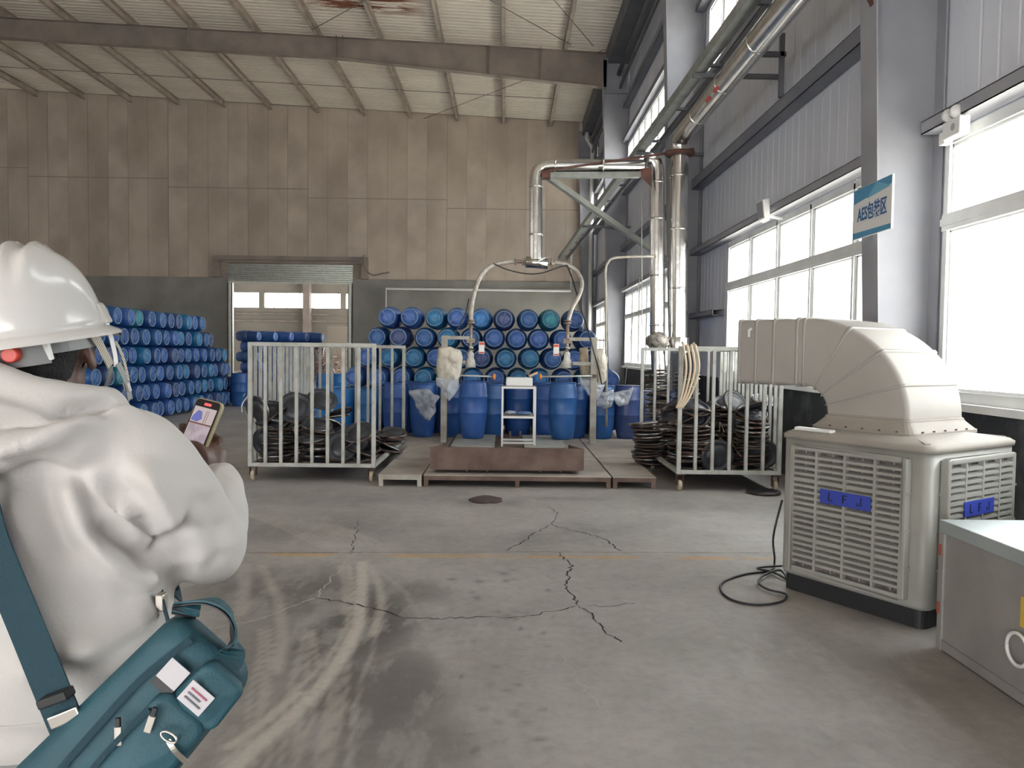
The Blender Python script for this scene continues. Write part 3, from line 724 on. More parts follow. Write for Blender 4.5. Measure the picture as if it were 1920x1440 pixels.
# vertical drop and tee over the drums
A = W(1005, 320); T0 = W(1005, 487); E1 = W(1226, 318, 13.25)
pts = [T0, W(1005, 342)] + arcpath(W(1005, 336), W(1005, 311), W(1030, 311), 5) + [W(1205, 311, 13.2)]
clad_pipe('feed_pipe', pts, .108, 'shiny clad pipe coming across and dropping to the tee over the drums', [(W(1005,350),(0,0,1)),(W(1005,440),(0,0,1)),(W(1040,311),(1,0,0)),(W(1130,311),(1,0,0))])
T1, T2 = W(988, 493), W(1026, 493)
te = empty('pipe_tee', T0, 0, 'short clad tee where both hoses leave the drop pipe', 'pipe')
mb = MB(); mb.cyl(W(986,491), W(1027,494), .095, seg=20); obj('barrel', mb, M['alu'], te)
M['flangem'] = mat('flange_steel', (.34,.30,.26), .5, .5, col2=(.25,.18,.13), scale=9)
for a in (980, 984, 967, 1030, 1034):
    b = MB(); flange(b, W(a, 491), (1,0,.0), .062 if a != 967 else .055, .018); obj('flange', b, M['flangem'], te)
b = MB(); b.cyl(W(964,490), W(986,491), .03, seg=12); b.cyl(W(1027,494), W(1040,494), .03, seg=12); obj('nipple', b, M['flangem'], te)
def smooth(pts, n=6):
    P = [Vector(p) for p in pts]; out = []
    for i in range(len(P)-1):
        p0 = P[max(i-1,0)]; p1 = P[i]; p2 = P[i+1]; p3 = P[min(i+2,len(P)-1)]
        for k in range(n):
            t = k/n; out.append(.5*((2*p1)+(p2-p0)*t+(2*p0-5*p1+4*p2-p3)*t*t+(3*p1-p0-3*p2+p3)*t**3))
    out.append(P[-1]); return out
M['hose'] = mat('braided_hose', (.52,.50,.46), .45, .3, col2=(.36,.32,.28), scale=12)
M['cable'] = mat('black_cable', (.02,.02,.022), .5)
def hose(pts, xd, lab, bands, lx):
    yt = 12.42
    root = empty('filling_hose', pts[0], 0, lab, 'hose', 'filling hoses')
    mb = MB(); mb.tube(smooth(pts), .036, 10); obj('hose', mb, M['hose'], root, w_=False)
    px, py = bands
    q = at(px, py, yt)
    b = MB(); flange(b, q, (0,0,1), .062, .03); flange(b, q+Vector((0,0,.04)), (0,0,1), .062, .02); obj('flange', b, M['flangem'], root)
    b = MB(); b.cyl(q, q+Vector((0,0,-.62)), .028, seg=12); obj('lance', b, M['flangem'], root)
    b = MB(); path = [q + Vector((.04*math.cos(a*.9), .04*math.sin(a*.9), -.33-.012*a)) for a in range(30)]; b.tube(path, .014, 6); obj('foil_wrap', b, M['alu'], root, w_=False)
    b = MB(); b.box(q.x-.07,q.x+.07,yt-.03,yt+.03,q.z-.33,q.z-.25); b.cyl((q.x,yt,q.z-.29),(q.x,yt-.09,q.z-.29),.018,seg=8); obj('valve', b, M['flangem'], root, bevel=.01)
    b = MB(); zt = q.z-.62; prof=[(.03,.17),(.055,.12),(.05,.06),(.075,0),(.085,-.10),(.04,-.10)]
    b.lathe([(r_, z_) for r_, z_ in prof[::-1]], 12, c=(q.x, yt, zt)); ob = obj('plastic_sleeve', b, M['rag_white'], root)
    return q
qL = hose([W(965,490), W(940,493), W(917,501,12.9), W(900,520,12.75), W(889,550,12.6), W(884,580,12.5), at(883,603,12.42)], XD1, 'left filling hose curving from the tee down into the drum', (883,605), 0)
qR = hose([W(1040,492), W(1064,497), W(1083,511,12.9), W(1091,532,12.75), W(1085,556,12.6), W(1073,577,12.5), at(1065,603,12.42)], XD2, 'right filling hose curving from the tee down into the drum', (1064,606), 0)
def tagcard(px, py, lab):
    c = at(px, py, 12.3); r = empty('warning_card', c, 0, lab, 'tag', 'hanging cards')
    b = MB(); b.box(c.x-.045, c.x+.045, c.y-.004, c.y+.004, c.z-.095, c.z+.095); obj('card', b, M['white'], r)
    b = MB(); b.box(c.x-.04, c.x+.04, c.y-.007, c.y-.004, c.z+.045, c.z+.085); b.box(c.x-.04, c.x+.04, c.y-.007, c.y-.004, c.z-.088, c.z-.065); obj('red_band', b, mat('red_print',(.6,.08,.05),.6), r)
    b = MB(); b.tube([(c.x, c.y, c.z+.095),(c.x+(.12 if px > 1000 else -.12), c.y+.08, c.z+.16)], .004, 5); obj('cord', b, M['cable'], r)
tagcard(903, 652, 'red and white card hanging beside the left filling hose'); tagcard(1043, 656, 'red and white card hanging beside the right filling hose')
def cable(name, pts, r, lab, m='cable', cat='cable'):
    mb = MB(); P = smooth(pts, 6); mb.tube(P, r, 6); return single(name, mb, M[m], P[0], lab, cat)
cable('black_cable', [W(925,494,12.85), W(950,505,12.85), W(985,513,12.85), W(1015,512,12.85), W(1045,502,12.85), W(1063,497,12.85)], .011, 'black cable sagging under the pipe tee')
cable('black_cable', [W(1063,497,12.85), W(1072,520,12.8), W(1082,552,12.6), W(1093,590,12.5), W(1103,620,12.3), W(1112,655,12.25), W(1122,690,12.3), W(1128,720,12.4)], .012, 'black cable running down past the right filling post')
cable('black_cable', [W(879,560,12.55), at(874,585,12.4), at(864,606,12.3), at(852,625,12.3)], .011, 'short black cable from left hose to the left post')
cable('rusty_tie_rod', [W(1016,322,12.8), W(1120,306,12.9), W(1200,295,13.0), W(1300,279,13.5)], .02, 'rusty brown tie rod above the crossing pipe', 'rust2', 'rod')
# support bracket for the crossing pipe
br = empty('pipe_bracket', W(1120,328,13.15), 0, 'grey-green steel arm with diagonal brace under the crossing pipe', 'bracket')
M['bracket'] = mat('green_grey_paint', (.27,.29,.27), .5, col2=(.20,.21,.20), scale=5)
mb = MB(); mb.bar(W(1014,329,12.95), W(1200,328,13.15), .12, .09); obj('arm', mb, M['bracket'], br)
mb = MB(); mb.bar(W(1030,334,13.0), W(1250,488,14.6), .09, .09); obj('brace', mb, M['bracket'], br)
mb = MB(); mb.add([W(1192,322,13.1),W(1222,312,13.1),W(1222,352,13.1),W(1192,322,13.16),W(1222,312,13.16),W(1222,352,13.16)],[(0,1,2),(5,4,3),(0,3,4,1),(1,4,5,2),(2,5,3,0)]); obj('gusset', mb, M['rust2'], br)
mb = MB(); mb.box(W(1018,325).x-.02, W(1018,325).x+.12, 12.85, 13.08, W(1018,334).z, W(1018,322).z); obj('end_plate', mb, M['rust2'], br)
# riser 1 and riser 2
P1 = 13.35; b_ = lambda py: at(1232, py, P1)
riser = [at(1240,785,P1)] + [at(1232.5, 640, P1), b_(470)] + [at(1232,330,P1)] + arcpath(at(1232,326,P1), at(1232,300,P1), at(1215,300,P1), 4)
pr = clad_pipe('riser_pipe', riser, .128, 'shiny clad riser pipe left of the column, elbow on top', [(b_(y_),(0,0,1)) for y_ in (342,410,517,610)])
P2Y = 13.3; c_ = lambda py: at(1272, py, P2Y)
x2 = c_(400).x; z2 = at(1272, 258, P2Y).z
pts = [c_(655), c_(400), Vector((x2, P2Y, z2-.22))] + arcpath((x2,P2Y,z2-.2),(x2,P2Y,z2),(x2,P2Y-.2,z2),5) + [Vector((x2, 7, z2)), Vector((x2, 0, z2))]
pm = clad_pipe('main_pipe', pts, .152, 'long shiny clad main pipe rising before the column and running along the wall', [(c_(y_),(0,0,1)) for y_ in (330,430,541,640)] + [((x2,y_,z2),(0,1,0)) for y_ in (12,10.6,9.2,7.8,6.4)])
b = MB(); b.box(x2-.1,x2-.04,10.6,10.78,z2-.14,z2-.11)
mred = mat('red_arrow', (.45,.06,.06), .5)
for yy in (10.9, 10.5):
    b = MB(); a0 = 3.65; R_ = .156
    vs = []; 
    for k in range(4):
        an = a0 + k*.12
        for y2 in (yy, yy+.22): vs.append((x2+R_*math.cos(an), y2, z2+R_*math.sin(an)))
        for y2 in (yy, yy+.22): vs.append((x2+(R_-.01)*math.cos(an), y2, z2+(R_-.01)*math.sin(an)))
    fs = []
    for k in range(3): i = 4*k; fs += [(i,i+1,i+5,i+4),(i+2,i+6,i+7,i+3),(i,i+4,i+6,i+2),(i+1,i+3,i+7,i+5)]
    fs += [(0,2,3,1),(12,13,15,14)]
    b.add(vs, fs); obj('red_mark', b, mred, pm)
# elbows and wrapped ends at the bottom
b = crumple(at(1233,640,13.2), .2,.18,.16, 8, amp=.2); single('foil_wrapped_joint', b, mat('torn_foil',(.10,.09,.08),.5,.3,col2=(.42,.39,.35),scale=14,bump=.8,bscale=30), at(1233,640,13.2), 'dented foil-wrapped pipe joint above the cage', 'pipe joint')
b = MB(); b.cyl(c_(632), c_(663), .185, seg=18); obj('foot_cap', b, M['alu'], pm, bevel=.02)
b = MB(); b.lathe([(.24,0),(.26,.02),(.26,.05),(.17,.06)], 18, c=(x2, P2Y, z2-.30)); single('pipe_collar', b, M['rust2'], (x2,P2Y,z2-.3), 'rusty collar plate holding the riser at its upper elbow', 'bracket')
# rusty brackets holding the main pipe
b = MB(); b.hexa([(x2-.22,P2Y-.1,z2-.26),(3.2,P2Y-.1,z2-.30),(3.2,14.9,z2-.3),(x2-.22,P2Y+.1,z2-.26),(x2-.22,P2Y-.1,z2-.2),(3.2,P2Y-.1,z2-.22),(3.2,14.9,z2-.22),(x2-.22,P2Y+.1,z2-.2)])
# bracket at the near column
b = MB(); b.add([(2.86,6.8,5.13),(3.2,6.8,5.13),(3.2,6.8,4.62),(3.05,6.8,4.9),(2.86,6.86,5.13),(3.2,6.86,5.13),(3.2,6.86,4.62),(3.05,6.86,4.9)],[(0,1,2,3),(7,6,5,4),(0,4,5,1),(1,5,6,2),(2,6,7,3),(3,7,4,0)])
single('pipe_bracket', b, M['rust2'], (3.2,6.8,4.62), 'rusty gusset bracket on the near column under the main pipe', 'bracket')
# hanger strut beside the main pipe
h = empty('pipe_hanger', (3.6,10.3,4.9), 0, 'dark steel hanger standing on the wall girt behind the main pipe', 'hanger')
mb = MB(); mb.box(3.58,3.64,10.27,10.33,5.02,5.85); obj('upright', mb, M['steel_dark'], h)
mb = MB(); mb.box(3.1,3.66,10.27,10.33,5.55,5.61); obj('arm', mb, M['steel_dark'], h)
# tray and conduit along the wall up to the back wall
tr_ = empty('cable_tray', (2.5,20,5.5), 0, 'dark cable tray running along the wall below the upper windows', 'tray')
a = at(1050,484,YB-.15); z_ = a.z; e = Vector((2.78, 6.0, 5.62))
mb = MB(); mb.bar(a, e, .16, .14); obj('tray', mb, M['steel_dark'] if 0 else M['bracket'], tr_)
mb = MB(); mb.bar(a + Vector((.28,0,-.02)), e + Vector((.26,0,-.02)), .05, .12); obj('side_rail', mb, M['steel_dark'], tr_)
mb = MB()
for k in range(14):
    t_ = (k+.5)/14; q = a.lerp(e, t_); mb.box(q.x-.06, q.x+.3, q.y-.03, q.y+.03, q.z-.05, q.z-.01)
obj('rung', mb, M['steel_dark'], tr_)
for Y in (15.2, 23.9, 11.0):
    t_ = (Y-a.y)/(e.y-a.y); q = a.lerp(e, t_); mb = MB(); mb.box(q.x-.1, 3.82, Y-.12, Y-.06, q.z-.14, q.z-.08); obj('cross_arm', mb, M['steel_dark'], tr_)
# white drain pipe in the far corner
xp = 3.48; zz = 10.68
dp = [Vector((3.28,YB-.5,10.74)), Vector((3.28,YB-.5,10.5))] + [Vector((3.52,YB-.5,10.1)), Vector((3.52,YB-.5,4.2))]
b = MB(); b.tube(dp + [Vector((3.52,YB-.5,.0))], .085, 10); single('drain_pipe', b, M['pvc'], (3.52,YB-.5,0), 'white plastic drain pipe coming down the far right corner', 'pipe')
b = MB(); b.cyl((3.62,YB-.25,0),(3.62,YB-.25,7.2),.06,seg=8); single('conduit_pipe', b, M['steel'], (3.62,YB-.25,0), 'grey conduit standing behind the white drain pipe', 'pipe')
# low rail pipe on the back wall
b = MB(); z_ = at(724,541,YB-.3).z; xa = at(724,541,YB-.3).x; xb = at(1070,545,YB-.3).x
b.tube([(xa,YB-.3,0),(xa,YB-.3,z_),(xb,YB-.3,z_),(xb,YB-.3,z_+1.6)], .06, 8); single('wall_pipe', b, M['pvc'], (xa,YB-.3,0), 'thin pale pipe running level along the back wall', 'pipe')
b = MB(); P = [Vector((xx,YB-.22,zz_)) for xx, zz_ in ((-5.95,5.6),(-5.9,5.05),(-5.6,4.78),(-5.2,4.85),(-4.9,4.9))]; b.tube(smooth(P,4), .035, 6); single('conduit_bend', b, M['rafter'], P[0], 'dark conduit bend right of the doorway lintel', 'conduit')
# thin bent steam line left of the riser
b = MB(); P = [at(1137,800,13.0), at(1136,560,13.0), at(1135,510,13.0), at(1140,492,13.0), at(1155,483,13.0), at(1225,480,13.1)]; b.tube(smooth(P,4), .022, 8)
single('thin_bent_pipe', b, M['oldpost'], P[0], 'thin bent pipe left of the risers, turning over to them', 'pipe')
b = MB(); b.tube([at(1204,700,13.2), at(1203,330,13.2)], .008, 5); single('hanging_wire', b, M['tube'], at(1203,330,13.2), 'thin straight wire hanging left of the left riser', 'wire')
b = MB(); b.tube([at(1172,720,13.4), at(1186,600,13.4), at(1200,520,13.3)], .007, 5); single('hanging_wire', b, M['tube'], at(1200,520,13.3), 'slanting thin wire beside the far lower window', 'wire')
# ================================================================== BAGS AND FILM
M['paperbag'] = mat('paper_bag', (.70,.65,.55), .8, col2=(.56,.51,.43), scale=5, bump=.5, bscale=14)
M['beige'] = mat('beige_roll', (.50,.42,.31), .8, col2=(.35,.3,.22), scale=10, bump=.3)
M['film'] = glassmat('clear_film', (.86,.90,.94), .16, .22)
nt = M['film'].node_tree; _df = nt.nodes.new('ShaderNodeBsdfDiffuse'); _df.inputs[0].default_value = (.80,.84,.88,1)
_mx = nt.nodes.new('ShaderNodeMixShader'); _mx.inputs[0].default_value = .42; _o = nt.nodes['Material Output']; _src = _o.inputs[0].links[0].from_socket
nt.links.new(_src, _mx.inputs[1]); nt.links.new(_df.outputs[0], _mx.inputs[2]); nt.links.new(_mx.outputs[0], _o.inputs[0])
def sheetbag(name, pxs, Y, m, lab, cat, seed, amp=.06, th=.10, off=None):
    """a crumpled bag: the outline gets front and back skins with depth"""
    P = [at(x, y, Y) for x, y in pxs]; n0 = len(P); Q = []
    for i in range(n0):
        a, b = P[i], P[(i+1) % n0]
        for k in range(8): Q.append(a.lerp(b, k/8))
    c = sum(Q, Vector()) / len(Q); rings = []; K = 11
    def ring(f, s, d):
        out = []
        for q in Q:
            p = c.lerp(q, f); nn = noise.noise(p*5 + Vector((seed,0,0))) + .8*noise.noise(p*13 + Vector((0,seed,0))) + .55*abs(noise.noise(p*27 + Vector((seed,seed,0))))
            out.append((p.x + nn*amp*.3*f, Y + s*(d*math.sqrt(max(0,1-f*f))) + nn*amp*(.4+.6*(1-f)), p.z + nn*amp*.3*f))
        return out
    for k in range(K): rings.append(ring(.08 + .92*k/(K-1), -1, th))
    for k in range(K-2, -1, -1): rings.append(ring(.08 + .92*k/(K-1), 1, th))
    mb = MB(); mb.loft(rings); return single(name, mb, M[m], (c.x, Y, c.z), lab, cat)
sheetbag('paper_sack', [(822,652),(842,650),(862,657),(867,672),(864,704),(858,716),(822,712),(817,690)], 12.2, 'paperbag', 'cream folded sack hanging on the left filling post', 'sack', 2, .05, .13)
sheetbag('plastic_film_bag', [(818,706),(862,704),(860,725),(852,742),(842,752),(830,735),(816,722)], 12.18, 'film', 'clear plastic bag hanging below the sack on the left post', 'bag', 4, .07, .09)
sheetbag('plastic_film_bag', [(766,732),(800,728),(815,738),(824,745),(818,756),(815,776),(805,790),(792,785),(778,762)], 12.96, 'film', 'clear plastic liner hanging over an open drum at left', 'bag', 6, .08, .06)
sheetbag('paper_sack', [(1086,652),(1102,650),(1106,700),(1104,716),(1090,706),(1085,680)], 12.55, 'beige', 'beige packed roll hanging left of the right filling post', 'sack', 9, .03, .12)
sheetbag('paper_sack', [(1116,654),(1132,652),(1138,680),(1136,714),(1122,726),(1114,700)], 12.5, 'paperbag', 'cream sack hanging right of the right filling post', 'sack', 12, .05, .10)
sheetbag('plastic_film_bag', [(1084,706),(1112,712),(1134,722),(1128,738),(1120,752),(1108,748),(1094,730)], 12.44, 'film', 'clear plastic bag hanging low on the right filling post', 'bag', 14, .08, .08)
sheetbag('plastic_film_bag', [(1118,738),(1150,730),(1152,748),(1146,764),(1130,768),(1118,758)], 12.97, 'film', 'clear crumpled film over an open drum right of the right post', 'bag', 17, .08, .08)
sheetbag('plastic_film_bag', [(1150,738),(1178,730),(1188,724),(1183,742),(1178,758),(1160,762),(1150,750)], 12.97, 'film', 'bluish crumpled film over the last open drum before the risers', 'bag', 19, .08, .08)
# ================================================================== CAGES
def cage(name, x0, x1, y0, y1, openside, lab, zb, zt, nf, nb_):
    r = empty('cage_trolley', ((x0+x1)/2, (y0+y1)/2, 0), 0, lab, 'cage', 'barred cage trolleys')
    t = .048; m = M['tube']
    for x in (x0, x1-t):
        for y in (y0, y1-t):
            mb = MB(); mb.box(x, x+t, y, y+t, zb, zt); obj('post', mb, m, r, bevel=.004)
    def rail(a, b, c, d, z):
        mb = MB(); mb.box(a, b, c, d, z, z+t); obj('rail', mb, m, r, bevel=.004)
    for y in (y0, y1-t):
        rail(x0+t, x1-t, y, y+t, zb); rail(x0+t, x1-t, y, y+t, zt-t)
    closed = x0 if openside > 0 else x1-t
    for x in (x0, x1-t):
        rail(x, x+t, y0+t, y1-t, zb)
    rail(closed, closed+t, y0+t, y1-t, zt-t)
    for y, n in ((y0, nf), (y1-t, nb_)):
        for i in range(n):
            x = x0 + (x1-x0-.036) * (i+1)/(n+1) + .0; mb = MB(); mb.box(x, x+.036, y+.006, y+.042, zb+t, zt-t); obj('bar', mb, m, r)
    n = 13
    for i in range(n):
        y = y0 + (y1-y0-.036)*(i+1)/(n+1); mb = MB(); mb.box(closed+.006, closed+.042, y, y+.036, zb+t, zt-t); obj('bar', mb, m, r)
    mb = MB(); mb.box(x0+t, x1-t, y0+t, y1-t, zb+.01, zb+.022); obj('floor_plate', mb, M['rust'], r)
    for x in (x0+.03, x1-.07):
        for y in (y0+.03, y1-.09):
            f = MB(); f.box(x-.03, x+.07, y-.03, y+.07, zb-.012, zb-.001); f.box(x-.022, x-.016, y, y+.05, .06, zb-.012); f.box(x+.052, x+.058, y, y+.05, .06, zb-.012); c = obj('caster', f, M['rust2'], r)
            w_ = MB(); w_.lathe([(.02,-.02),(.055,-.022),(.064,-.014),(.064,.014),(.055,.022),(.02,.02)], 16, c=(x+.018, y+.025, .065), axis='x'); obj('wheel', w_, M['wheel'], c)
    return r
M['wheel'] = mat('cream_wheel', (.52,.46,.34), .6, col2=(.38,.32,.23), scale=20)
LC = (-3.115, -1.567, 9.34, 12.15, .175, 1.69)
RC = (2.03, 3.26, 8.95, 11.5, .20, 1.70)
cage('l', LC[0], LC[1], LC[2], LC[3], 1, 'grey barred cage trolley left of the platform, open on its right', LC[4], LC[5], 7, 7)
cage('r', RC[0], RC[1], RC[2], RC[3], -1, 'grey barred cage trolley right of the platform, partly behind the air duct', RC[4], RC[5], 5, 5)
# ================================================================== DRUM LIDS
M['lid'] = mat('black_lid', (.022,.025,.032), .38, 0, col2=(.05,.055,.065), scale=7, detail=8)
M['lidpale'] = mat('dusty_lid', (.22,.24,.26), .6, 0, col2=(.10,.11,.13), scale=6)
M['ring'] = mat('lid_ring_steel', (.46,.45,.44), .35, .8, col2=(.16,.09,.06), scale=5, lo=.45, hi=.6)
M['ringd'] = mat('lid_ring_dark', (.05,.045,.045), .4, .5, col2=(.14,.09,.07), scale=5)
def lidmeshes():
    d = MB(); d.lathe([(.05,.0),(.150,.0),(.158,.012),(.168,.010),(.186,.012),(.188,.022),(.170,.026),(.160,.012+.012),(.148,.012),(.118,.012),(.114,.018),(.03,.018)], 20); a = d.mesh('disc'); weld(a)
    r = MB(); n = 24; rings = []
    for k in range(n):
        th = 2*math.pi*k/n; c, s_ = math.cos(th), math.sin(th)
        rings.append([((.192+dx)*c, (.192+dx)*s_, .014+dz) for dx, dz in ((.004,0),(0,.014),(-.004,0),(0,-.014))])
    rings.append(rings[0]); r.loft(rings, cap=False); b = r.mesh('clamp_ring'); weld(b)
    return a, b
LA, LB = lidmeshes(); LV = []
for m, rg in ((M['lid'], 'ringd'), (M['lidpale'], 'ring'), (M['lid'], 'ring')):
    a = LA.copy(); a.materials.append(m); b = LB.copy(); b.materials.append(M[rg]); LV.append((a, b))
def lid(loc, rot, lab='black drum lid with steel ring', group='heaped drum lids', pale=False, ring=True, sc=1.0):
    a, b = LV[1 if pale else (2 if rnd.random() < .22 else 0)]; r = bpy.data.objects.new('drum_lid', None); r.empty_display_size = .05; COL.objects.link(r)
    r.location = loc; r.rotation_euler = rot; r.scale = (sc,)*3; tag(r, lab, 'lid', group)
    inst('disc', a, None, r)
    if ring: inst('clamp_ring', b, None, r)
    return r
rnd = random.Random(11)
def heap(x0, x1, y0, y1, zb, hfun, n_layers, lab, group, dens=1.0):
    z = zb + .01; k = 0
    while z < 1.4:
        nx_ = max(1, int((x1-x0-.0)/.41)); ny_ = max(1, int((y1-y0)/.41))
        for i in range(nx_):
            for j in range(ny_):
                x = x0 + .2 + (x1-x0-.4) * (i/(max(1,nx_-1))) + rnd.uniform(-.05,.05); y = y0 + .2 + (y1-y0-.4)*(j/max(1,ny_-1)) + rnd.uniform(-.05,.05)
                h = hfun(x, y)
                if z > h: continue
                # only the skin of the heap is seen
                edge = z > h-.16 or j == 0 or i in (0, nx_-1)
                if not edge: continue
                pl_ = rnd.random() < .1; lab_ = '%s, %s row, %s, %s layer up' % (lab.replace('black', 'pale dusty') if pl_ else lab, ('front','second','third','fourth','fifth')[j], ('left','middle','right')[i] if nx_ > 2 else ('left','right')[i], ORD[int((z-zb)/.055)])
                tl = .07 if z < h-.2 else .32
                x = min(max(x, x0+.2), x1-.2); y = min(max(y, y0+.2), y1-.2)
                lid((x, y, z + rnd.uniform(0,.02)), (rnd.gauss(0, tl), rnd.gauss(0, tl), rnd.uniform(0,6)), lab_, group, pale=pl_)
                k += 1
        z += .055
    return k
def hl(x, y):
    t = (x - LC[0]) / (LC[1]-LC[0]); return .30 + .62*max(0, 1-t*1.02)**.8 + .05*math.sin(x*7+y*5) + (.1 if y > 10.4 and t < .55 else 0)
def hr(x, y):
    t = (x - RC[0]) / (RC[1]-RC[0]); return .85 + .12*math.sin(t*7+1) + (.0 if t < .3 else .10*t)
n1 = heap(LC[0]+.055, LC[1]-.06, LC[2]+.06, LC[2]+1.7, LC[4]+.02, hl, 9, 'black drum lid in the left cage', 'lids in the left cage')
n2 = heap(RC[0]+.06, RC[1]-.06, RC[2]+.06, RC[2]+1.6, RC[4]+.02, hr, 9, 'black drum lid in the right cage', 'lids in the right cage')
print('LIDS', n1, n2)
# lids leaning on the bars
def lean(px, py, Y, tilt, lab, rz=0.0, pale=False, ring=True, sc=1.0):
    c = at(px, py, Y); return lid(c, (HP + tilt, 0, rz), lab, None, pale, ring, sc)
lean(503,827,9.52,.16,'round black lid leaning on the bars at bottom left of the left cage', .1)
lean(484,770,9.50,.22,'black lid leaning on the corner post of the left cage, halfway up', -.5)
lean(552,765,9.62,-.5,'broad black lid facing out above the middle of the left cage', .15, sc=1.08)
lean(604,750,9.9,-.9,'black lid tilted on top of the heap in the left cage', .5)
lean(672,812,9.60,-.95,'black lid lying aslant at right in the left cage', -.2)
lean(640,838,9.5,-.5,'black lid leaning low in the middle of the left cage', .3)
lean(1344,855,9.1,.15,'round black lid leaning on the front bars of the right cage', .1, sc=1.05)
lean(1378,757,9.8,-.55,'dusty black lid tilted on top of the heap in the right cage', .5)
lean(1437,752,9.9,-1.25,'pale dusty lid lying on top of the right cage heap', .2, pale=True)
lean(1400,795,9.4,-.4,'black lid facing out above the middle of the right cage', -.2)
lean(1428,850,9.15,.2,'black lid leaning at the right end of the right cage', -.3)
lean(1300,770,10.9,-.2,'black lid leaning at the back of the right cage', .2)
lean(1340,775,11.0,-.2,'second black lid leaning at the back of the right cage', -.2)
# stacks spilling out of the open sides
for k in range(13):
    lid((1.93 + rnd.uniform(-.03,.03)-.004*k, 10.2 + rnd.uniform(-.03,.03), DK + .02 + .042*k), (rnd.gauss(0,.05), rnd.gauss(0,.05), rnd.uniform(0,6)), '%s lid, %s from the floor, in the stack left of the right cage' % ('pale topmost' if k == 12 else 'black', ORD[k]), 'lids stacked beside the right cage', pale=k == 12)
for k in range(12):
    lid((2.28 + rnd.uniform(-.03,.03), 9.26 + rnd.uniform(-.02,.02), RC[4] + .04 + .045*k), (rnd.gauss(0,.06), rnd.gauss(0,.06), rnd.uniform(0,6)), '%s lid, %s up, in the front corner stack of the right cage' % ('pale topmost' if k == 11 else 'black', ORD[k]), 'lids stacked inside the right cage', pale=k == 11)
for k in range(6):
    lid((-1.62 + rnd.uniform(-.04,.04), 10.6 + .12*k, LC[4]+.05 + .035*k), (rnd.gauss(0,.2), rnd.gauss(0,.2), rnd.uniform(0,6)), 'black lid spilling from the left cage, %s from the front' % ORD[k], 'lids spilling from the left cage')
for k in range(3):
    c = ground(1238 + 8*k, 878 - 4*k); lid((c.x-.1, c.y+.3, DK + .004 + .03*k), (.05*k, .04, k), 'black lid, %s up, lying flat on the deck beside the right cage' % ORD[k], 'lids on the deck', ring=k != 1)
c = ground(1437, 928); lid((c.x, c.y+.1, .004), (0,0,.3), 'black lid lying flat on the floor under the right cage edge', None)
# tall wrapped stack of lids behind the right cage
for k in range(24):
    lid((2.42 + rnd.uniform(-.015,.015), 12.1, DK*0 + .02 + .057*k), (rnd.gauss(0,.05), rnd.gauss(0,.05), rnd.uniform(0,6)), 'black lid, %s up, in the tall stack behind the right cage' % ORD[k], 'tall stack of lids behind the right cage')
for k in range(22):
    lid((2.84 + rnd.uniform(-.02,.02), 12.0, .02 + .06*k), (rnd.gauss(0,.06), rnd.gauss(0,.06), rnd.uniform(0,6)), 'black lid, %s up, in the other tall stack behind the right cage' % ORD[k], 'second tall stack of lids behind the right cage')
# crumpled strapping and ring wire in the heaps
M['strap'] = mat('bent_strip', (.50,.46,.42), .4, .5, col2=(.25,.12,.07), scale=6)
for cg, hf, nm_, n in ((LC, hl, 'left', 34), (RC, hr, 'right', 26)):
    for k in range(n):
        x = rnd.uniform(cg[0]+.2, cg[1]-.2); y = rnd.uniform(cg[2]+.1, cg[2]+.9); z = min(hf(x, y), 1.1) - rnd.uniform(0, .35)
        if z < cg[4]+.08: z = cg[4]+.08
        L_ = rnd.uniform(.10,.22); a = rnd.uniform(0,6); P = [Vector((x + L_*(t-.5)*math.cos(a), min(max(y + L_*(t-.5)*math.sin(a), cg[2]+.07), cg[3]-.1), z + .05*math.sin(t*3+k) + .03*rnd.uniform(-1,1))) for t in (0,.33,.66,1)]
        mb = MB(); mb.tube(smooth(P,3), .006, 4, flat=.35); single('bent_ring_strip', mb, M['strap'], P[0], 'bent metal ring strip among the lids of the %s cage' % nm_, 'strip', 'bent strips in the %s cage' % nm_)
# coil of pale hose hung on the right cage corner post
mb = MB(); 
for k in range(4):
    P = [(2.06 + .05*k + .0, 8.90+.012*k, 1.72), (2.10+.05*k, 8.89, 1.45), (2.06+.035*k, 8.89, 1.15), (2.00+.02*k, 8.90, .98)]
    mb.tube(smooth(P,5), .014, 7)
P = [(2.06,8.9,1.72),(2.07,8.97,1.745),(2.12,9.03,1.70)]; mb.tube(smooth(P,4), .014, 7); mb.tube(smooth([(2.2,8.93,1.71),(2.2,8.98,1.735),(2.2,9.03,1.70)],4), .014, 7)
single('hose_hank', mb, mat('cream_hose',(.60,.50,.36),.6), (2.06,8.9,1.72), 'cream hose hank hanging on the corner post of the right cage', 'hose')
c = ground(911, 938); b = MB(); n = 18
ring = []
for i, (f, z) in enumerate(((1,.003),(.98,.016),(.8,.020),(.1,.018))):
    ring.append([(c.x + f*(.17+.02*math.sin(k*2.3)+ (.03 if k in (15,16) else 0))*math.cos(2*math.pi*k/n), c.y + f*.20*math.sin(2*math.pi*k/n)*(1+.12*math.sin(k*1.7)), z) for k in range(n)])
b.loft(ring); single('rusted_lid_plate', b, mat('dark_rust',(.045,.03,.025),.85,col2=(.09,.06,.05),scale=12,bump=.4), (c.x,c.y,0), 'dark rusty torn plate lying flat on the floor before the platform', 'plate')
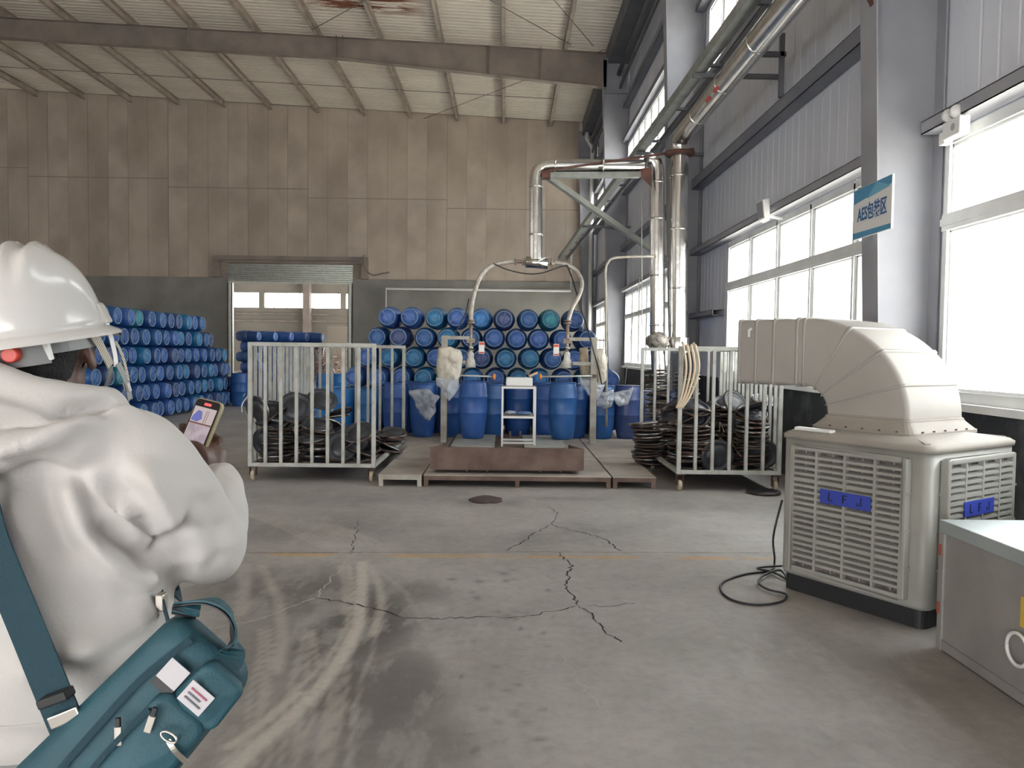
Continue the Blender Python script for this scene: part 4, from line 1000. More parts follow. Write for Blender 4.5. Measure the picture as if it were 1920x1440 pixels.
# wires and ring scrap heaped beyond the doorway
mb = MB()
for k in range(160):
    c0 = Vector((-8.2 + rnd.gauss(0,.35), 35.2 + rnd.gauss(0,.3), rnd.uniform(.02, 1.6))); rr = rnd.uniform(.2,.3); ax = Vector((rnd.gauss(0,1),rnd.gauss(0,1),rnd.gauss(0,1))).normalized(); u = ax.orthogonal().normalized(); v_ = ax.cross(u)
    c0.z = max(c0.z, rr+.02)
    mb.tube([c0 + u*rr*math.cos(t*.8) + v_*rr*math.sin(t*.8) for t in range(8)], .012, 4, smooth=False)
o = single('ring_scrap_heap', mb, M['strap'], (-8.5,35.4,0), 'tangle of old clamp rings heaped beyond the doorway', 'scrap', kind='stuff')
mb = MB(); mb.box(-8.55,-7.3,37.0,38.2,0,2.75); single('cream_tank', mb, mat('cream_tank',(.55,.52,.45),.6), (-7.8,37.0,0), 'big cream rectangular tank beyond the doorway at right', 'tank', bevel=.05)
# little white tag on the upright drum, rag at the left cage
c = at(456,743,21.51); mb = MB(); mb.bar(c, c+Vector((.05,0,.07)), .06, .01); single('paper_scrap', mb, M['white'], c, 'small white scrap stuck on the upright drum left of the cage', 'paper')
mb = MB(); P = [Vector((-3.105,9.335,1.04)),Vector((-3.135,9.33,1.0)),Vector((-3.17,9.30,.93)),Vector((-3.165,9.29,.84))]; mb.tube(smooth(P,3), .014, 6, flat=.5); single('rag_strip', mb, M['rag_white'], P[0], 'white rag strip tied on the left corner of the left cage', 'rag')
# ================================================================== AIR COOLER
u = Vector((-.538,.843,0)); v = Vector((.843,.538,0)); ang = math.atan2(v.y, v.x)   # v: right face, u: left face
Ncor = Vector((2.466,4.40,0)); SZ = 1.02
ctr = Ncor + u*SZ/2 + v*SZ/2
M['cooler'] = mat('cooler_plastic', (.34,.34,.31), .42, col2=(.29,.285,.26), scale=3, detail=7)
M['cooler_top'] = mat('cooler_dusty_top', (.31,.28,.245), .6, col2=(.27,.245,.22), scale=3, detail=8)
M['duct'] = mat('duct_plastic', (.325,.305,.28), .5, col2=(.36,.34,.31), scale=2.0, detail=8)
M['pad'] = mat('cooling_pad', (.20,.16,.145), .9, col2=(.10,.08,.075), scale=30, bump=.6, bscale=60)
ac = empty('air_cooler', ctr, ang, 'cream evaporative air cooler with louvred sides and a bent duct on top', 'air cooler')
h = SZ/2
def rrect(hx, hy, r, z, n=5, cx=0, cy=0):
    out = []
    for (sx, sy, a0) in ((1,1,0),(-1,1,HP),(-1,-1,2*HP),(1,-1,3*HP)):
        for k in range(n+1):
            a = a0 + HP*k/n; out.append((cx + sx*(hx-r) + r*math.cos(a), cy + sy*(hy-r) + r*math.sin(a), z))
    return out
mb = MB(); mb.loft([rrect(h-.02,h-.02,.05,0), rrect(h-.02,h-.02,.05,.115)], smooth=False); obj('base', mb, M['black'], ac, local=True)
mb = MB(); mb.loft([rrect(h-.004,h-.004,.06,.116), rrect(h,h,.06,.14), rrect(h,h,.06,1.04)]); o = obj('body', mb, M['cooler'], ac, local=True); 
mb = MB(); mb.loft([rrect(h+.012,h+.012,.07,1.041), rrect(h+.016,h+.016,.07,1.07), rrect(h-.01,h-.01,.06,1.088), rrect(h-.2,h-.2,.05,1.118), rrect(.2,.2,.05,1.122)]); obj('top_cover', mb, M['cooler_top'], ac, local=True)
for a in range(4):
    mb = MB(); ca, sa = math.cos(a*HP+math.pi/4), math.sin(a*HP+math.pi/4); mb.bar((ca*.42,sa*.42,1.105),(ca*.66,sa*.66,1.086),.03,.02); obj('top_rib', mb, M['cooler_top'], ac, local=True)
# louvre panels: local frame, -x is the left face (normal -v), -y is the right face (normal -u)
def louvre(face):
    T = (lambda a, d, z: (-h - d, a, z)) if face == 0 else (lambda a, d, z: (a, -h - d, z))
    W2 = .405; za, zb = .165, 1.005; D = .055
    def bx2(mb, a0, a1, d0, d1, z0, z1):
        p = [T(a0,d0,z0),T(a1,d0,z0),T(a1,d1,z0),T(a0,d1,z0),T(a0,d0,z1),T(a1,d0,z1),T(a1,d1,z1),T(a0,d1,z1)]; mb.hexa(p)
    off = 0.02 * (1 if face == 0 else -1)
    A0, A1 = -W2, W2
    fr = MB(); w = .03
    bx2(fr, A0, A0+w, .001, D, za, zb); bx2(fr, A1-w, A1, .001, D, za, zb); bx2(fr, A0+w, A1-w, .001, D, za, za+w); bx2(fr, A0+w, A1-w, .001, D, zb-w, zb)
    pn = obj('louvre_panel', fr, M['cooler'], ac, local=True, bevel=.008)
    pd = MB(); bx2(pd, A0+w, A1-w, .001, .012, za+w, zb-w); obj('cooling_pad', pd, M['pad'], pn, local=True)
    n = 20; H_ = (zb - za - 2*w)
    for k in range(n-1):
        z = za + w + H_*(k+1)/n; s_ = MB(); tk = .0085 if (k+1) % 5 else .012
        p = [T(A0+w,.020,z-tk+.010),T(A1-w,.020,z-tk+.010),T(A1-w,D-.004,z-tk),T(A0+w,D-.004,z-tk),T(A0+w,.020,z+tk+.010),T(A1-w,.020,z+tk+.010),T(A1-w,D-.004,z+tk),T(A0+w,D-.004,z+tk)]
        s_.hexa(p); obj('slat', s_, M['cooler'], pn, local=True)
    for k in range(3):
        a = A0 + (A1-A0)*(k+1)/4; s_ = MB(); bx2(s_, a-.009, a+.009, .02, D-.001, za+w, zb-w); obj('rib', s_, M['cooler'], pn, local=True)
    s_ = MB()
    for k in range(7):
        a = A0 + (A1-A0)*(k+.5)/4
        if k < 4: bx2(s_, a-.004, a+.004, .013, .022, za+w, zb-w)
    obj('inner_grille', s_, M['grayplastic'], pn, local=True)
    s_ = MB()
    for z in (.35,.58,.80):
        for a in (A0-.006, A1-.001): bx2(s_, a, a+.007, .002, D+.002, z-.008, z+.008)
    obj('clip', s_, M['cooler'], pn, local=True)
    s_ = MB(); zc = .70; bx2(s_, -.205+off, .145+off, D-.002, D+.004, zc-.045, zc+.045); pl = obj('name_plate', s_, mat('blue_plate', (.035,.06,.36), .45), pn, local=True)
    # the three letters on the plate, cut as bars
    lt = MB(); dk = D+.004; dd = D+.0065
    if face == 0: a_ = lambda q: .13 + off - q     # reads left to right seen from outside
    else: a_ = lambda q: -.19 + off + q
    def stroke(q0, q1, z0, z1):
        x0_, x1_ = sorted((a_(q0), a_(q1))); bx2(lt, x0_, x1_, dk, dd, zc+z0, zc+z1)
    for q, ch in ((.045,'L'),(.145,'F'),(.245,'J')):
        if ch == 'L': stroke(q,q+.009,-.025,.027); stroke(q,q+.032,-.025,-.018)
        if ch == 'F': stroke(q,q+.009,-.025,.027); stroke(q,q+.034,.020,.027); stroke(q,q+.028,-.002,.005)
        if ch == 'J': stroke(q+.022,q+.031,-.02,.027); stroke(q,q+.028,-.025,-.018); stroke(q-.002,q+.006,-.02,-.006)
    obj('letter', lt, mat('dark_letters', (.02,.02,.05), .5), pn, local=True)
louvre(0); louvre(1)
# duct: s runs along u (local +y), cross width along v (local x)
Nd = Vector((2.530,4.775,0)); nd = Nd - ctr
lx, ly = nd.dot(v), nd.dot(u)
a_, b_w = .585, .66
dz0, dzt, dzb = 1.203, 1.868, 1.392; ri = dzb - dz0
cs, cz = a_ + ri, dz0
def dsec(th, e=0):      # th 0 at the base, HP at the horizontal run
    o_s, o_z = cs - (cs + e) * math.cos(th), cz + (dzt - cz + e) * math.sin(th)
    i_s, i_z = cs - (ri - e) * math.cos(th), cz + (ri - e) * math.sin(th)
    return (o_s, o_z), (i_s, i_z)
def sec_ring(pa, pb, e=0, r=.03):
    # rounded rectangle between outer edge pa and inner edge pb across the width
    out = []; (s0,z0_), (s1,z1_) = pa, pb; L_ = math.hypot(s1-s0, z1_-z0_); ds, dz_ = (s1-s0)/L_, (z1_-z0_)/L_
    x0_, x1_ = -e, b_w + e
    for (cxx, ct, a0) in ((x1_-r, L_-r, 0), (x0_+r, L_-r, HP), (x0_+r, r, 2*HP), (x1_-r, r, 3*HP)):
        for k in range(4):
            a = a0 + HP*k/3; X_ = cxx + r*math.cos(a); t_ = ct + r*math.sin(a); out.append((lx + X_, ly + s0 + ds*t_, z0_ + dz_*t_))
    return out
ths = [0, .34, .72, 1.10, HP]
for q in range(4):
    mb = MB(); n = 5; mb.loft([sec_ring(*dsec(ths[q] + .012 + (ths[q+1]-ths[q]-.024)*k/n)) for k in range(n+1)]); obj('duct_segment', mb, M['duct'], ac, local=True, w_=False)
    mb = MB(); e = .008; mb.loft([sec_ring(*dsec(ths[q+1]-.016, 0)), sec_ring(*dsec(ths[q+1]-.014, e), e=e), sec_ring(*dsec(ths[q+1]+.014, e), e=e), sec_ring(*dsec(ths[q+1]+.016, 0))]); obj('duct_seam', mb, M['duct'], ac, local=True, w_=False)
Lend = 1.36
def hsec(s_, e=0): return sec_ring((s_, dzt+e), (s_, dzb-e), e=e)
for s0, s1 in ((cs+.012, 1.02), (1.045, Lend)):
    mb = MB(); mb.loft([hsec(s0), hsec(s1)]); obj('duct_straight', mb, M['duct'], ac, local=True, w_=False)
for s_ in (1.03, 1.19, Lend-.012, .83):
    mb = MB(); mb.loft([hsec(s_-.012,.001), hsec(s_-.010,.010), hsec(s_+.010,.010), hsec(s_+.012,.001)]); obj('duct_flange', mb, M['duct'], ac, local=True, w_=False)
mb = MB(); mb.loft([hsec(Lend-.002,-.03), hsec(Lend+.002,-.03)]); obj('duct_mouth', mb, M['black'], ac, local=True)
# skirt under the duct
def skr(e, z): 
    c0 = rrect(b_w/2+e, a_/2+e, .03+e*.3, z, 3, lx+b_w/2, ly+a_/2); return c0
mb = MB(); mb.loft([skr(.075,1.105), skr(.075,1.128), skr(.065,1.132), skr(.02,1.178), skr(.012,1.19), skr(.012,1.198), skr(.002,1.203), skr(0,1.215)], smooth=False); obj('duct_skirt', mb, M['cooler_top'], ac, local=True)
mb = MB()
for k in range(5):
    for (x, y) in ((lx-.07, ly + a_*(k+.3)/5), (lx + b_w*(k+.3)/5, ly-.07)): mb.lathe([(.008,0),(.006,.008)], 6, c=(x, y, 1.132))
obj('screw', mb, M['rust2'], ac, local=True)
mb = MB(); mb.box(lx-.012, lx-.009, ly+1.24, ly+1.262, 1.74, 1.80); mb.box(lx-.0125, lx-.009, ly+1.225, ly+1.245, 1.79, 1.81); obj('white_smear', mb, M['white'], ac, local=True)
mb = MB(); mb.box(-h+.04, -h+.10, h-.34, h-.06, 1.095, 1.118); obj('spout', mb, M['white'], ac, local=True, bevel=.008)
# the cooler's cable
def coil():
    P = []; c = ground(1412, 1098)
    g = lambda x, y, z=.008: Vector((ground(x,y).x, ground(x,y).y, z))
    P = [Vector(tuple(ctr + u*(h+.012) - v*(h-.03)))+Vector((0,0,.60)), Vector(tuple(ctr + u*(h+.03) - v*(h+.03)))+Vector((0,0,.35)), g(1452,1062,.05), g(1445,1072), g(1400,1078), g(1358,1092), g(1352,1110), g(1375,1128), g(1420,1136), g(1465,1130), g(1473,1118,.014), g(1440,1110,.018), g(1422,1098,.02), g(1432,1084,.02), g(1462,1074,.02), g(1474,1088,.012), g(1450,1078,.02), g(1420,1070,.02), g(1466,1066,.02)]
    return smooth(P, 8)
mb = MB(); P = coil(); mb.tube(P, .008, 6); single('power_cable', mb, M['cable'], P[0], 'black power cable looped on the floor left of the air cooler', 'cable')
# ================================================================== GALVANISED BOX
gb = empty('steel_box', (2.95, 3.5, 0), 0, 'galvanised sheet steel box with pale lid in front of the air cooler', 'box')
M['gsheet'] = mat('dull_galvanised', (.36,.345,.325), .5, .25, col2=(.28,.27,.255), scale=2.5, detail=8, bump=.06, bscale=40)
M['lidtop'] = mat('pale_sheet', (.46,.52,.52), .35, .4, col2=(.40,.45,.46), scale=2)
x0, x1, y0, y1, zt = 2.40, 3.6, 2.55, 4.17, .715
mb = MB(); mb.box(x0+.012, x1-.012, y0+.012, y1-.012, .02, zt-.07); obj('side_sheet', mb, M['gsheet'], gb, bevel=.004)
mb = MB(); mb.box(x0-.004, x1, y0, y1, zt-.07, zt); obj('top_tray', mb, M['lidtop'], gb, bevel=.006)
for (a, b, c, d) in ((x0,x0+.04,y1-.045,y1),(x0,x0+.04,y0,y0+.045),(x1-.04,x1,y1-.045,y1),(x1-.04,x1,y0,y0+.045)):
    mb = MB(); mb.box(a, b, c, d, 0, zt-.071); obj('corner_post', mb, M['gsheet'], gb, bevel=.003)
mb = MB(); mb.box(x0+.002, x0+.03, y0+.046, y1-.046, .01, .06); obj('bottom_rail', mb, M['gsheet'], gb)
mred2 = mat('red_tab', (.33,.09,.06), .6)
for z in (.20, .52):
    mb = MB(); mb.box(x0-.006, x0-.001, y1-.03, y1-.006, z, z+.06); obj('red_tab', mb, mred2, gb)
mb = MB(); mb.box(x0+.004, x0+.011, 3.25, 3.50, .36, .50); obj('yellow_sticker', mb, mat('yellow_sticker',(.62,.42,.06),.5), gb)
mb = MB(); n = 20; cc = Vector((x0-.02, 3.475, .26)); mb.tube([cc + Vector((0, .075*math.cos(2*math.pi*k/n), .075*math.sin(2*math.pi*k/n))) for k in range(n+1)], .009, 7); obj('ring_handle', mb, M['white'], gb)
# ================================================================== SIGN, LAMPS
SX = 3.178
sg = empty('area_sign', (SX, 6.72, 2.88), 0, 'white and blue area sign fixed on the near column', 'sign')
ya0, ya1, sz0_, sz1_ = 6.38, 7.08, 2.665, 3.115
mb = MB(); mb.box(SX, SX+.02, ya0, ya1, sz0_, sz1_); obj('board', mb, M['white'], sg, bevel=.004)
mblue = mat('sign_blue', (.07,.27,.46), .5); mpale = mat('sign_pale_blue', (.16,.42,.58), .5)
mb = MB(); f_ = .0015
mb.add([(SX-f_,ya1-.004,sz1_-.004),(SX-f_,ya0+.004,sz1_-.004),(SX-f_,ya0+.004,sz1_-.075),(SX-f_,ya1-.004,sz1_-.13)],[(0,1,2,3)]); mb.add([(SX-f_,ya1-.004,sz0_+.06),(SX-f_,ya0+.004,sz0_+.045),(SX-f_,ya0+.004,sz0_+.004),(SX-f_,ya1-.004,sz0_+.004)],[(0,1,2,3)]); obj('blue_band', mb, mblue, sg, w_=False)
mb = MB(); mb.add([(SX-.003,ya0+.26,sz1_-.006),(SX-.003,ya0+.02,sz1_-.09),(SX-.003,ya0+.44,sz1_-.12)],[(0,1,2)]); obj('pale_triangle', mb, mpale, sg, w_=False)
tcu = bpy.data.curves.new('lettering', 'FONT'); tcu.body = 'AES\u5305\u88c5\u533a'; tcu.size = .135; tcu.extrude = .001; tcu.align_x = 'CENTER'; tcu.align_y = 'CENTER'; tcu.offset = .0022
to = bpy.data.objects.new('lettering', tcu); COL.objects.link(to); to.parent = sg
to.location = (-.004, 0.0, -.012); to.rotation_euler = (HP, 0, -HP); to.data.materials.append(mat('sign_text', (.04,.13,.30), .6))
to.scale = (.86, 1.18, 1)
bpy.context.view_layer.update(); tme = bpy.data.meshes.new_from_object(to.evaluated_get(bpy.context.evaluated_depsgraph_get())); tx = bpy.data.objects.new('lettering', tme); COL.objects.link(tx); tx.parent = sg; tx.location = to.location; tx.rotation_euler = to.rotation_euler; tx.scale = to.scale; bpy.data.objects.remove(to)
tx.name = 'lettering'
fl = empty('flood_light', (3.6,10.7,3.6), 0, 'small white floodlight above the middle lower window', 'lamp')
q = at(1441,398,10.6); q.x = min(q.x, 3.62)
mb = MB(); mb.hexa([(q.x-.10,q.y-.13,q.z-.10),(q.x-.02,q.y-.13,q.z-.13),(q.x-.02,q.y+.13,q.z-.13),(q.x-.10,q.y+.13,q.z-.10),(q.x-.13,q.y-.13,q.z+.15),(q.x-.03,q.y-.13,q.z+.17),(q.x-.03,q.y+.13,q.z+.17),(q.x-.13,q.y+.13,q.z+.15)]); obj('housing', mb, M['white'], fl, bevel=.01)
mb = MB(); mb.hexa([(q.x-.108,q.y-.11,q.z-.08),(q.x-.102,q.y-.11,q.z-.08),(q.x-.102,q.y+.11,q.z-.08),(q.x-.108,q.y+.11,q.z-.08),(q.x-.136,q.y-.11,q.z+.13),(q.x-.130,q.y-.11,q.z+.13),(q.x-.130,q.y+.11,q.z+.13),(q.x-.136,q.y+.11,q.z+.13)]); obj('lens', mb, M['grayplastic'], fl)
mb = MB(); mb.bar((q.x-.03,q.y,q.z-.05),(3.78,q.y-.05,q.z-.10),.03,.03); obj('bracket', mb, M['white'], fl)
em = empty('emergency_light', (3.72,6.3,3.5), 0, 'white twin-head emergency light at the corner of the near window', 'lamp')
q = at(1787,240,6.25); 
mb = MB(); mb.box(q.x-.02,q.x+.07,q.y-.12,q.y+.12,q.z-.07,q.z+.07); obj('battery_box', mb, M['white'], em, bevel=.008)
mb = MB(); mb.box(q.x,q.x+.07,q.y+.12,q.y+.20,q.z-.09,q.z+.01); obj('bracket', mb, M['white'], em)
mb = MB(); mb.lathe([(.03,0),(.03,.006)], 12, c=(q.x-.021,q.y-.03,q.z+.0), axis='x'); obj('test_window', mb, M['grayplastic'], em)
for k, dy in ((0,.07),(1,-.04)):
    mb = MB(); mb.lathe([(.02,-.05),(.045,-.03),(.055,0),(.05,.02),(.0,.03)] , 14, c=(q.x,q.y+dy,q.z+.12), axis='-y'); mb.cyl((q.x,q.y+dy,q.z+.065),(q.x,q.y+dy,q.z+.09),.012,seg=8); obj('lamp_head', mb, M['white'], em)
mb = MB(); P = [Vector((3.78,6.15,3.62)),Vector((3.78,5.6,3.70)),Vector((3.78,5.3,3.82)),Vector((3.78,4.6,3.86))]; mb.tube(smooth(P,5), .009, 6); single('wall_cable', mb, M['cable'], P[0], 'dark cable running over the near window from the emergency light', 'cable')
# ================================================================== PERSON
def ell(mb, c, r, rot=None, n=14, m=10):
    c = Vector(c); rings = []; Q = rot or Matrix.Identity(3)
    for i in range(m+1):
        th = math.pi*(.02 + .96*i/m); rings.append([c + Q @ Vector((r[0]*math.sin(th)*math.cos(2*math.pi*k/n), r[1]*math.sin(th)*math.sin(2*math.pi*k/n), -r[2]*math.cos(th))) for k in range(n)])
    mb.loft(rings); return mb
def limb(mb, pts, rad, seg=12):
    mb.tube(pts, rad, seg); ell(mb, pts[0], (rad[0],)*3); ell(mb, pts[-1], (rad[-1],)*3); return mb
def fuse(name, mb, m, root, vox, sm=4, post=None):
    me0 = mb.mesh(name, root.location); o = bpy.data.objects.new(name, me0); COL.objects.link(o)
    r = o.modifiers.new('r', 'REMESH'); r.mode = 'VOXEL'; r.voxel_size = vox; r.use_smooth_shade = True
    s_ = o.modifiers.new('s', 'SMOOTH'); s_.iterations = sm; s_.factor = .5
    dg = bpy.context.evaluated_depsgraph_get(); me = bpy.data.meshes.new_from_object(o.evaluated_get(dg))
    bpy.data.objects.remove(o); me.materials.clear(); me.materials.append(m)
    if post: post(me, root.location)
    me.polygons.foreach_set('use_smooth', [True]*len(me.polygons)); me.name = name
    o = bpy.data.objects.new(name, me); COL.objects.link(o); o.parent = root; return o
TH = math.radians(-15); fwd = Vector((math.sin(TH), math.cos(TH), 0)); rt = Vector((math.cos(TH), -math.sin(TH), 0)); up3 = Vector((0,0,1))
tilt = math.radians(-4); hroll = math.radians(-9)     # the head bends towards the phone
hf = (fwd*math.cos(tilt) - up3*math.sin(tilt)); hu = (up3*math.cos(tilt) + fwd*math.sin(tilt))
HM = Matrix.Rotation(hroll, 3, hf) @ Matrix((rt, hf, hu)).transposed()
HC = Vector((-.806, 1.335, 1.600))
def hp(x, y, z): return HC + HM @ Vector((x, y, z))
per = empty('person', (-.80, 1.32, 0), 0, 'person in white hard hat and cream hoodie seen from behind, filming with a phone', 'person')
M['skin'] = mat('dark_skin', (.115,.058,.042), .5, col2=(.085,.043,.032), scale=10, bump=.08, bscale=90)
M['hood'] = mat('cream_fleece', (.58,.56,.535), .95, col2=(.55,.53,.505), scale=6, bump=.10, bscale=160)
M['hair'] = mat('black_hair', (.012,.010,.010), .8, bump=.6, bscale=250)
M['trouser'] = mat('grey_trousers', (.26,.255,.25), .9, col2=(.22,.215,.21), scale=8, bump=.2, bscale=120)
M['shoe'] = mat('dark_shoe', (.03,.03,.035), .6)
S_R = Vector((-.625,1.29,1.425)); E_R = Vector((-.548,1.395,1.250)); W_R = Vector((-.592,1.605,1.325))
S_L = Vector((-.985,1.30,1.425)); E_L = Vector((-1.06,1.33,1.15)); W_L = Vector((-1.03,1.45,.92))
b = MB()
ell(b, hp(0,0,.02), (.076,.096,.105), HM, 18, 14); ell(b, hp(0,.03,-.065), (.055,.062,.055), HM); ell(b, hp(0,.045,-.03), (.062,.05,.06), HM)
b.tube([hp(0,.090,.015), hp(0,.108,-.02), hp(0,.100,-.034)], [.008,.014,.010], 8); ell(b, hp(0,.088,-.058), (.024,.010,.006), HM); ell(b, hp(0,.086,-.068), (.020,.010,.006), HM); ell(b, hp(0,.078,.028), (.045,.014,.008), HM)
for s_ in (-1, 1):
    for (y, z, r1, r2, r3) in ((-.006,-.02,.007,.022,.030),(-.003,.0,.009,.018,.014),(-.008,-.042,.008,.010,.012)): ell(b, hp(s_*.080, y, z), (r1,r2,r3), HM)
limb(b, [hp(0,-.03,-.05), Vector((-.80,1.30,1.46))], [.056,.062])
for z0_, z1_, rx, ry in ((1.02,1.2,.16,.10),(1.2,1.42,.17,.11)): b.loft([[Vector((-.80+rx*math.cos(2*math.pi*k/16), 1.31+ry*math.sin(2*math.pi*k/16), z)) for k in range(16)] for z in (z0_-.05, z1_)])
b.loft([[Vector((-.80+rx*math.cos(2*math.pi*k/16), 1.31+ry*math.sin(2*math.pi*k/16), z)) for k in range(16)] for z, rx, ry in ((1.38,.18,.11),(1.46,.12,.08),(1.49,.06,.06))])
b.loft([[Vector((-.80+rx*math.cos(2*math.pi*k/16), 1.31+ry*math.sin(2*math.pi*k/16), z)) for k in range(16)] for z, rx, ry in ((.84,.14,.10),(.95,.17,.12),(1.05,.155,.11))])
limb(b, [S_R, S_R.lerp(E_R,.5), E_R], [.058,.05,.042]); limb(b, [E_R, E_R.lerp(W_R,.4), W_R], [.042,.04,.027])
limb(b, [S_L, S_L.lerp(E_L,.5), E_L], [.058,.05,.042]); limb(b, [E_L, E_L.lerp(W_L,.4), W_L], [.042,.04,.027])
for s_ in (-1, 1):
    hx = -.80 + s_*.09; ax = -.80 + s_*.11
    limb(b, [(hx,1.31,.92),(hx+s_*.01,1.32,.70),(ax,1.33,.50)], [.085,.075,.055]); limb(b, [(ax,1.33,.50),(ax,1.31,.36),(ax,1.31,.10)], [.055,.055,.036]); limb(b, [(ax,1.30,.055),(ax+s_*.01,1.44,.035)], [.042,.032])
# phone frame of reference
PC = Vector((-.662, 1.665, 1.418)); pn_ = Vector((-.36,-.86,.36)).normalized(); pu_ = (up3 - pn_*up3.dot(pn_)).normalized(); pr_ = pu_.cross(pn_) * 1.0
if pr_.x < 0: pr_ = -pr_
rollp = math.radians(9); pu2 = pu_*math.cos(rollp) + pr_*math.sin(rollp); pr2 = pr_*math.cos(rollp) - pu_*math.sin(rollp)
def pp(x, y, z): return PC + pr2*x + pu2*y + pn_*z      # x right, y up the phone, z out of the screen
# right hand: palm behind and right of the phone, fingers round the far edge, thumb over the glass
def finger(pts, rad):
    f = smooth(pts, 3); n = len(f); b.tube(f, [rad[0] + (rad[1]-rad[0])*i/(n-1) for i in range(n)], 10); ell(b, f[-1], (rad[1],)*3, None, 10, 8); ell(b, f[0], (rad[0],)*3, None, 10, 8)
palm = [W_R, pp(.050,-.085,-.018), pp(.040,-.050,-.026), pp(.030,-.020,-.028)]
b.tube(smooth(palm,3), [.027+.006*math.sin(i*.35) for i in range(10)], 12, flat=.75); ell(b, pp(.034,-.050,-.026), (.030,.024,.040)); ell(b, pp(.047,-.052,-.008), (.016,.018,.032))
for i, (yy, L_) in enumerate(((-.002,.010),(-.022,.008),(-.041,.005),(-.058,-.002))):
    finger([pp(.034,yy,-.030), pp(.005,yy+.005,-.032), pp(-.030,yy+.008,-.024), pp(-.0445,yy+.008,-.006), pp(-.0435-L_*.1,yy+.007,.0085)], [.0105-.0006*i, .0078-.0004*i])
finger([pp(.050,-.070,-.004), pp(.051,-.045,.008), pp(.036,-.030,.0185), pp(.010,-.028,.0165)], [.014,.0095])
# left hand, relaxed beside the thigh
LP = [W_L, W_L + Vector((.0,.02,-.05)), W_L + Vector((.0,.03,-.09))]; b.tube(LP, [.026,.034,.032], 12, flat=.6)
for i in range(4):
    o_ = Vector((0,.022-.018*i,-.09)) + W_L; finger([o_ + Vector((0,.02,0)), o_ + Vector((.012,.03,-.035+.003*i)), o_ + Vector((.028,.03,-.06+.006*abs(i-1)))], [.010,.0078])
finger([W_L + Vector((.012,.03,-.03)), W_L + Vector((.03,.06,-.055)), W_L + Vector((.035,.07,-.085))], [.012,.009])
body = fuse('body', b, M['skin'], per, .0052, 3)
# eyes
for s_ in (-1, 1):
    e = MB(); ell(e, hp(s_*.031,.078,.012), (.011,.010,.009), HM, 10, 8); obj('eye', e, M['white'], per, w_=False)
    e = MB(); ell(e, hp(s_*.031,.0865,.012), (.004,.003,.004), HM, 8, 6); obj('iris', e, M['black'], per, w_=False)
# hair below the helmet, sideburn
hm = MB(); ell(hm, hp(0,-.006,.022), (.081,.100,.108), HM, 22, 16); ell(hm, hp(0,-.045,-.035), (.060,.060,.05), HM, 16, 12)
for s_ in (-1,1): ell(hm, hp(s_*.070,.028,-.005), (.010,.012,.034), HM)
def trimhair(me, off):
    bm = bmesh.new(); bm.from_mesh(me); I = HM.inverted(); kill = []
    for v_ in bm.verts:
        q = I @ (v_.co + off - HC)
        if (q.y > .040) or (q.y > .018 and q.z < -.05) or q.z < -.072 or (q.y > -.035 and q.z < -.012 and abs(q.x) > .05 and not (q.y > .016)): kill.append(v_)
    bmesh.ops.delete(bm, geom=kill, context='VERTS'); bm.to_mesh(me); bm.free()
fuse('hair', hm, M['hair'], per, .005, 2, trimhair)
# ---- hard hat: its own thing, worn on the head
M['hat'] = mat('hard_hat_shell', (.60,.59,.565), .24, coat=.4)
hat = empty('hard_hat', hp(0,0,.03), 0, 'white ribbed hard hat worn by the person, red knob at the back', 'helmet')
def hatpt(ph, t, off=0):
    # ph around (0 = front), t 0 rim .. 1 crown
    a = t * HP; rx, ry, rz = .110 + off, .136 + off, .152 + off
    x = math.sin(ph); y = math.cos(ph); k = math.cos(a) ** .72
    P_ = Vector((rx*k*x, ry*k*y - .006, rz*math.sin(a)))
    # three ridges fore and aft over the crown
    lat = P_.x; rid = sum(math.exp(-((lat - c)/.0095)**2) for c in (-.036, 0, .036)) * .012 * min(1, max(0, (t-.30)*4))
    P_.z += rid * (.4 + .6*math.sin(a)); P_.y += rid * (1-math.sin(a)) * (1 if y > 0 else -1)
    return P_
mb = MB(); seg = 72; rings = []
prof = [(0, .021, -.010), (0, .020, -.005), (0, .004, .005)]
for (t, off, dz) in prof: rings.append([hp(*(hatpt(2*math.pi*k/seg, t, off + .010*max(0, math.cos(2*math.pi*k/seg))**1) + Vector((0,0,.016+dz)))) for k in range(seg)])
for t in [.03,.08,.14,.2,.27,.34,.42,.5,.58,.66,.74,.81,.87,.92,.96,.985]: rings.append([hp(*(hatpt(2*math.pi*k/seg, t) + Vector((0,0,.016)))) for k in range(seg)])
mb.loft(rings); o = obj('shell', mb, M['hat'], hat, w_=False)
mb = MB(); rings = []
for (e, dz) in ((.0,.006),(.02,.004),(.045,-.004),(.058,-.012),(.058,-.016),(.040,-.010),(.0,-.002)):
    rings.append([hp((.112+e*.35)*math.sin(a), (.136 + e*.62*(math.cos(a*1.15)**.6 if math.cos(a*1.15) > 0 else 0))*math.cos(a)-.004, .016 + dz) for a in [(-1.2 + 2.4*k/28) for k in range(29)]])
mb.loft(rings, cap=False, close=False); mb.add([], []); obj('visor', mb, M['hat'], hat, w_=False)
for s_ in (-1, 1):
    mb = MB(); mb.hexa([hp(s_*.106,-.02,.024),hp(s_*.106,.03,.024),hp(s_*.096,.03,.066),hp(s_*.096,-.02,.066),hp(s_*.120,-.018,.026),hp(s_*.120,.028,.026),hp(s_*.110,.026,.062),hp(s_*.110,-.016,.062)]); obj('side_slot', mb, M['hat'], hat, bevel=.004)
M['harness'] = mat('grey_harness', (.24,.25,.25), .5)
